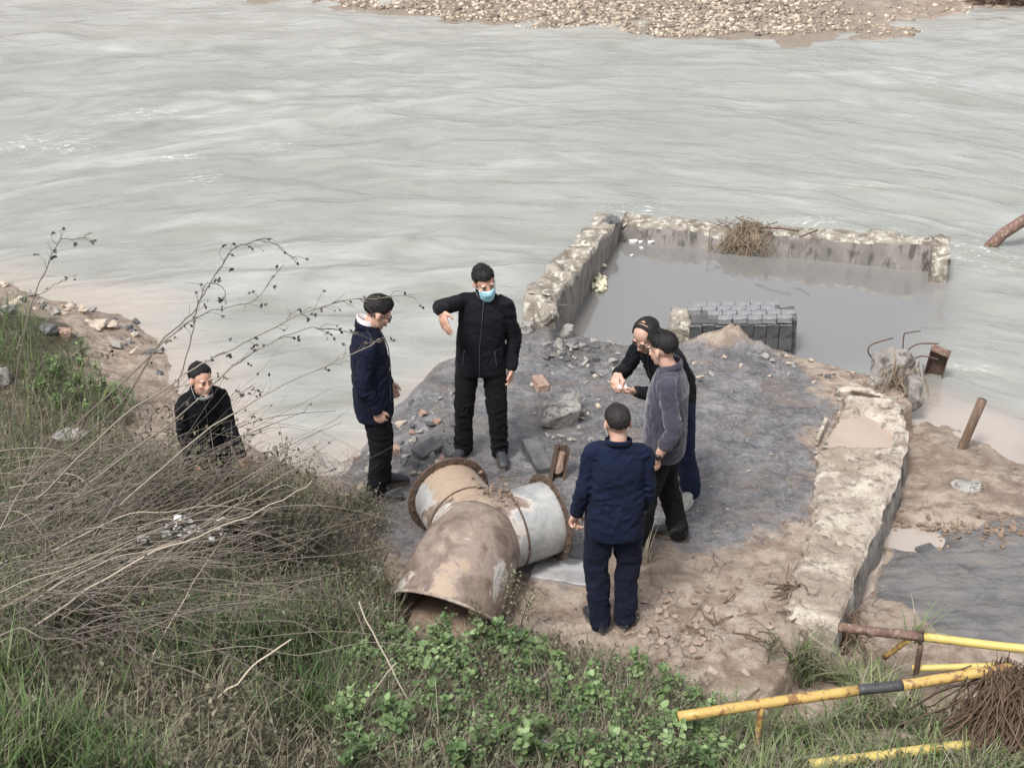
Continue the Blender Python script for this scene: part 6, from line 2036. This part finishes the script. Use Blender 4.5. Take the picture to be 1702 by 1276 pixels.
# crowd of stalks: about two hundred single ones, the finer ones joined
def crowd(n, spec, label, group):
    for i in range(n):
        p0, pts, r, tint, tw = spec()
        ln_ = (pts[-1] - pts[0]).length
        lb = ('long ' if ln_ > 1.15 else 'short ' if ln_ < .65 else '') + ('pale ' if tint > .62 else 'dark ' if tint < .36 else 'brown ') + ('twiggy ' if tw else '') + label
        root = empty('dry_stalk', tuple(p0), (0, 0, 0), lb, 'dry stalk', group)
        P = smooth_path(pts, 3)
        mb = MB(); stalk_mesh(mb, [p - p0 for p in P], r, r * .4, tint, 4)
        if tw: side_twigs(mb, [p - p0 for p in P], r * .35, tint * .6, tw, .09)
        mb.build('stem', M_stalk, root)
def arch_spec():
    u, v = random.uniform(-60, 240), random.uniform(760, 960)
    p0 = hit(u, v + 80); L = random.uniform(.7, 1.7)
    az_ = random.gauss(R(58), R(24)); rise = random.uniform(.25, .75)
    pts = [p0]
    for k in range(1, 6):
        t = k / 5
        pts.append(p0 + Vector((math.sin(az_) * L * t, math.cos(az_) * L * t * .55, L * (rise * t - .30 * t * t * random.uniform(.6, 1.3)))) + Vector((random.gauss(0, .015),) * 3))
    return p0, pts, random.uniform(.003, .006), random.uniform(.3, .85), random.choice((0, 3, 5, 7))
crowd(70, arch_spec, 'arching dry stalk in the tangle on the left bank', 'arching dry stalks of the left bank')
def flat_spec():
    u, v = random.uniform(-80, 300), random.uniform(800, 1120)
    p0 = hit(u, v) + Vector((0, 0, random.uniform(.03, .34))); L = random.uniform(.3, 1.7); bow = random.uniform(-.4, 1.3)
    az_ = random.gauss(R(78), R(30)); rise = random.gauss(.08, .17)
    pts = [p0]
    for k in range(1, 6):
        t = k / 5
        q = p0 + Vector((math.sin(az_) * L * t, math.cos(az_) * L * t, L * (rise * t + .12 * bow * math.sin(t * 3.1) - .16 * bow * t * t))) + Vector((random.gauss(0, .012),) * 3)
        pts.append(q)
    return p0, pts, random.uniform(.0026, .0056), min(1, max(.1, random.gauss(.5, .22))), random.choice((0, 0, 2, 3))
crowd(130, flat_spec, 'dry fallen stalk lying in the tangle on the left bank', 'fallen dry stalks of the left bank')
def joined(name, n, spec, seg=3, rr=.6):
    mb = MB()
    for _ in range(n):
        p0, pts, r, tint, tw = spec()
        stalk_mesh(mb, smooth_path(pts, 2), r * rr, r * rr * .4, tint * random.uniform(.6, 1), seg)
    tag(mb.build(name, M_stalk), kind='stuff')
def rise_spec():
    u, v = random.uniform(-40, 330), random.uniform(690, 900)
    p0 = hit(u, v + 60); L = random.uniform(.6, 1.35)
    az_ = random.gauss(R(64), R(20)); rise = random.uniform(.55, 1.15)
    pts = [p0]
    for k in range(1, 6):
        t = k / 5
        pts.append(p0 + Vector((math.sin(az_) * L * t * .8, math.cos(az_) * L * t * .4, L * (rise * t - .22 * t * t * random.uniform(.5, 1.4)))) + Vector((random.gauss(0, .014),) * 3))
    return p0, pts, random.uniform(.0022, .0042), random.uniform(.15, .7), random.choice((3, 5, 7, 9))
crowd(46, rise_spec, 'upright dry stalk rising from the tangle at left', 'upright dry stalks of the left bank')
joined('stalk_tangle', 330, flat_spec)
joined('stalk_tangle', 70, arch_spec)
def brush_spec():
    u, v = random.uniform(330, 640), random.uniform(770, 1010)
    p0 = hit(u, v); L = random.uniform(.12, .4); a = random.uniform(0, 6.28)
    pts = [p0, p0 + Vector((math.cos(a) * L * .4, math.sin(a) * L * .4, L * .35)), p0 + Vector((math.cos(a) * L, math.sin(a) * L, L * random.uniform(.1, .6)))]
    return p0, pts, random.uniform(.002, .004), random.uniform(.25, .8), 0
joined('brushwood', 1500, brush_spec)
# bushy low weeds between the tangle and the pipe
def mid_left(us, vs_, P): return (vs_ > 735 + (us - 400) * .25) & (P[:, 2] > 0.0) & bank_keep(us, vs_, P)
for i, p in enumerate(pick(90, 370, 670, 770, 1060, lambda us, vs_, P: (P[:, 2] > .02) & (us < 640 - np.abs(vs_ - 950) * .15))):
    root = empty('dry_bush', tuple(p), (0, 0, 0), ['low olive', 'low brown', 'low pale'][i % 3] + ' bush of twigs left of the pipe', 'bush', 'low bushes left of the pipe')
    C = rng.normal(0, 1, (90, 3)) * np.array([.09, .09, .06]) + np.array([0, 0, .10]); C[:, 2] = np.abs(C[:, 2])
    leaf_geo(C, .024, M_cover, 'foliage', np.clip(rng.normal((.50, .35, .68)[i % 3], .2, 90), 0, 1), root, droop=.8)
    mb = MB()
    for _ in range(14):
        e = Vector((random.gauss(0, .12), random.gauss(0, .12), random.uniform(.08, .24)))
        mb.tube([Vector((0, 0, -.02)), e * .5 + Vector((0, 0, .02)), e], [.003, .002, .001], 4, False, (random.uniform(.3, .8),) * 3)
    mb.build('stem', M_stalk, root)
# screen of weeds in front of the half hidden man
for i in range(34):
    p = Vector((random.uniform(-2.5, -1.5), random.uniform(6.9, 7.42), 0)); p.z = hz(p.x, p.y)
    root = empty('dry_bush', tuple(p), (0, 0, 0), ('tall' if i % 2 else 'low') + ' thin dry bush in front of the half hidden man', 'bush', 'dry bushes before the half hidden man')
    h = random.uniform(.82, 1.0) if i % 2 else random.uniform(.55, .8)
    mb = MB(); C = []
    for _ in range(16):
        e = Vector((random.gauss(.05, .20), random.gauss(0, .18), h * random.uniform(.5, 1.05)))
        mb.tube([Vector((0, 0, -.03)), e * .5 + Vector((random.gauss(0, .03), 0, .03)), e], [.004, .003, .0015], 4, False, (random.uniform(.25, .85),) * 3)
        for _k in range(20): C.append(tuple(e * random.uniform(.25, 1) + Vector((random.gauss(0, .03), random.gauss(0, .03), random.gauss(0, .03)))))
    mb.build('stem', M_stalk, root)
    leaf_geo(np.array(C), .032, M_cover, 'foliage', np.clip(rng.normal(.42, .2, len(C)), 0, 1), root, droop=.8)
# white plastic caught in the weeds
pv_ = at_y(312, 880, 6.55)
sheet = MB()
for i in range(16):
    c = pv_ + Vector((random.gauss(0, .13), random.gauss(0, .05), random.uniform(-.05, .05)))
    n_ = 6
    vs_ = [c + Vector((random.uniform(-.05, .05), random.uniform(-.035, .035), random.uniform(-.02, .03))) for _ in range(n_)]
    ctr = sum(vs_, Vector()) / n_
    vs_.sort(key=lambda q: math.atan2(q.y - ctr.y, q.x - ctr.x))
    sheet.add([ctr + Vector((0, 0, .012))] + vs_, [(0, 1 + k, 1 + (k + 1) % n_) for k in range(n_)])
po_ = sheet.build('plastic_litter', M_white, None, False)
tag(po_, 'torn scraps of white plastic caught in the stalks below the half hidden man', 'litter', kind='stuff')
for (u, v, s, lab) in ((626, 965, 1.3, 'white crumpled scrap in the weeds beside the pipe mouth'), (905, 1258, 1.1, 'white scrap among the leafy weeds at the bottom edge'), (500, 1000, .8, 'small white scrap in the brushwood left of the pipe')):
    p = hit(u, v)
    tag(link('white_scrap', rock_mesh('white_scrap', (.035 * s, .028 * s, .03 * s), 14, int(u), 1, .006), M_white, None, (p.x, p.y, p.z + .07)), lab, 'scrap')
# grey blocks of stone in the grass at the left
for (u, v, r, m_, lab) in ((80, 555, (.12, .09, .08), M_dark, 'dark broken stone block on the mud at the left beach'), (108, 560, (.10, .07, .07), M_brick, 'brownish stone beside the dark block on the left beach'), (8, 520, (.15, .12, .10), M_rock, 'grey slab of stone at the far left edge above the grass'), (120, 735, (.17, .12, .07), M_rock, 'pale grey flat stone under the dry stalks at left'), (4, 640, (.10, .12, .12), M_face, 'grey stone at the left edge among the grass')):
    place('rock', rock_mesh('rock', r, 16, int(u + v), 2, .01), m_, u, v, sink=-r[2] * .3, label=lab, cat='rock')
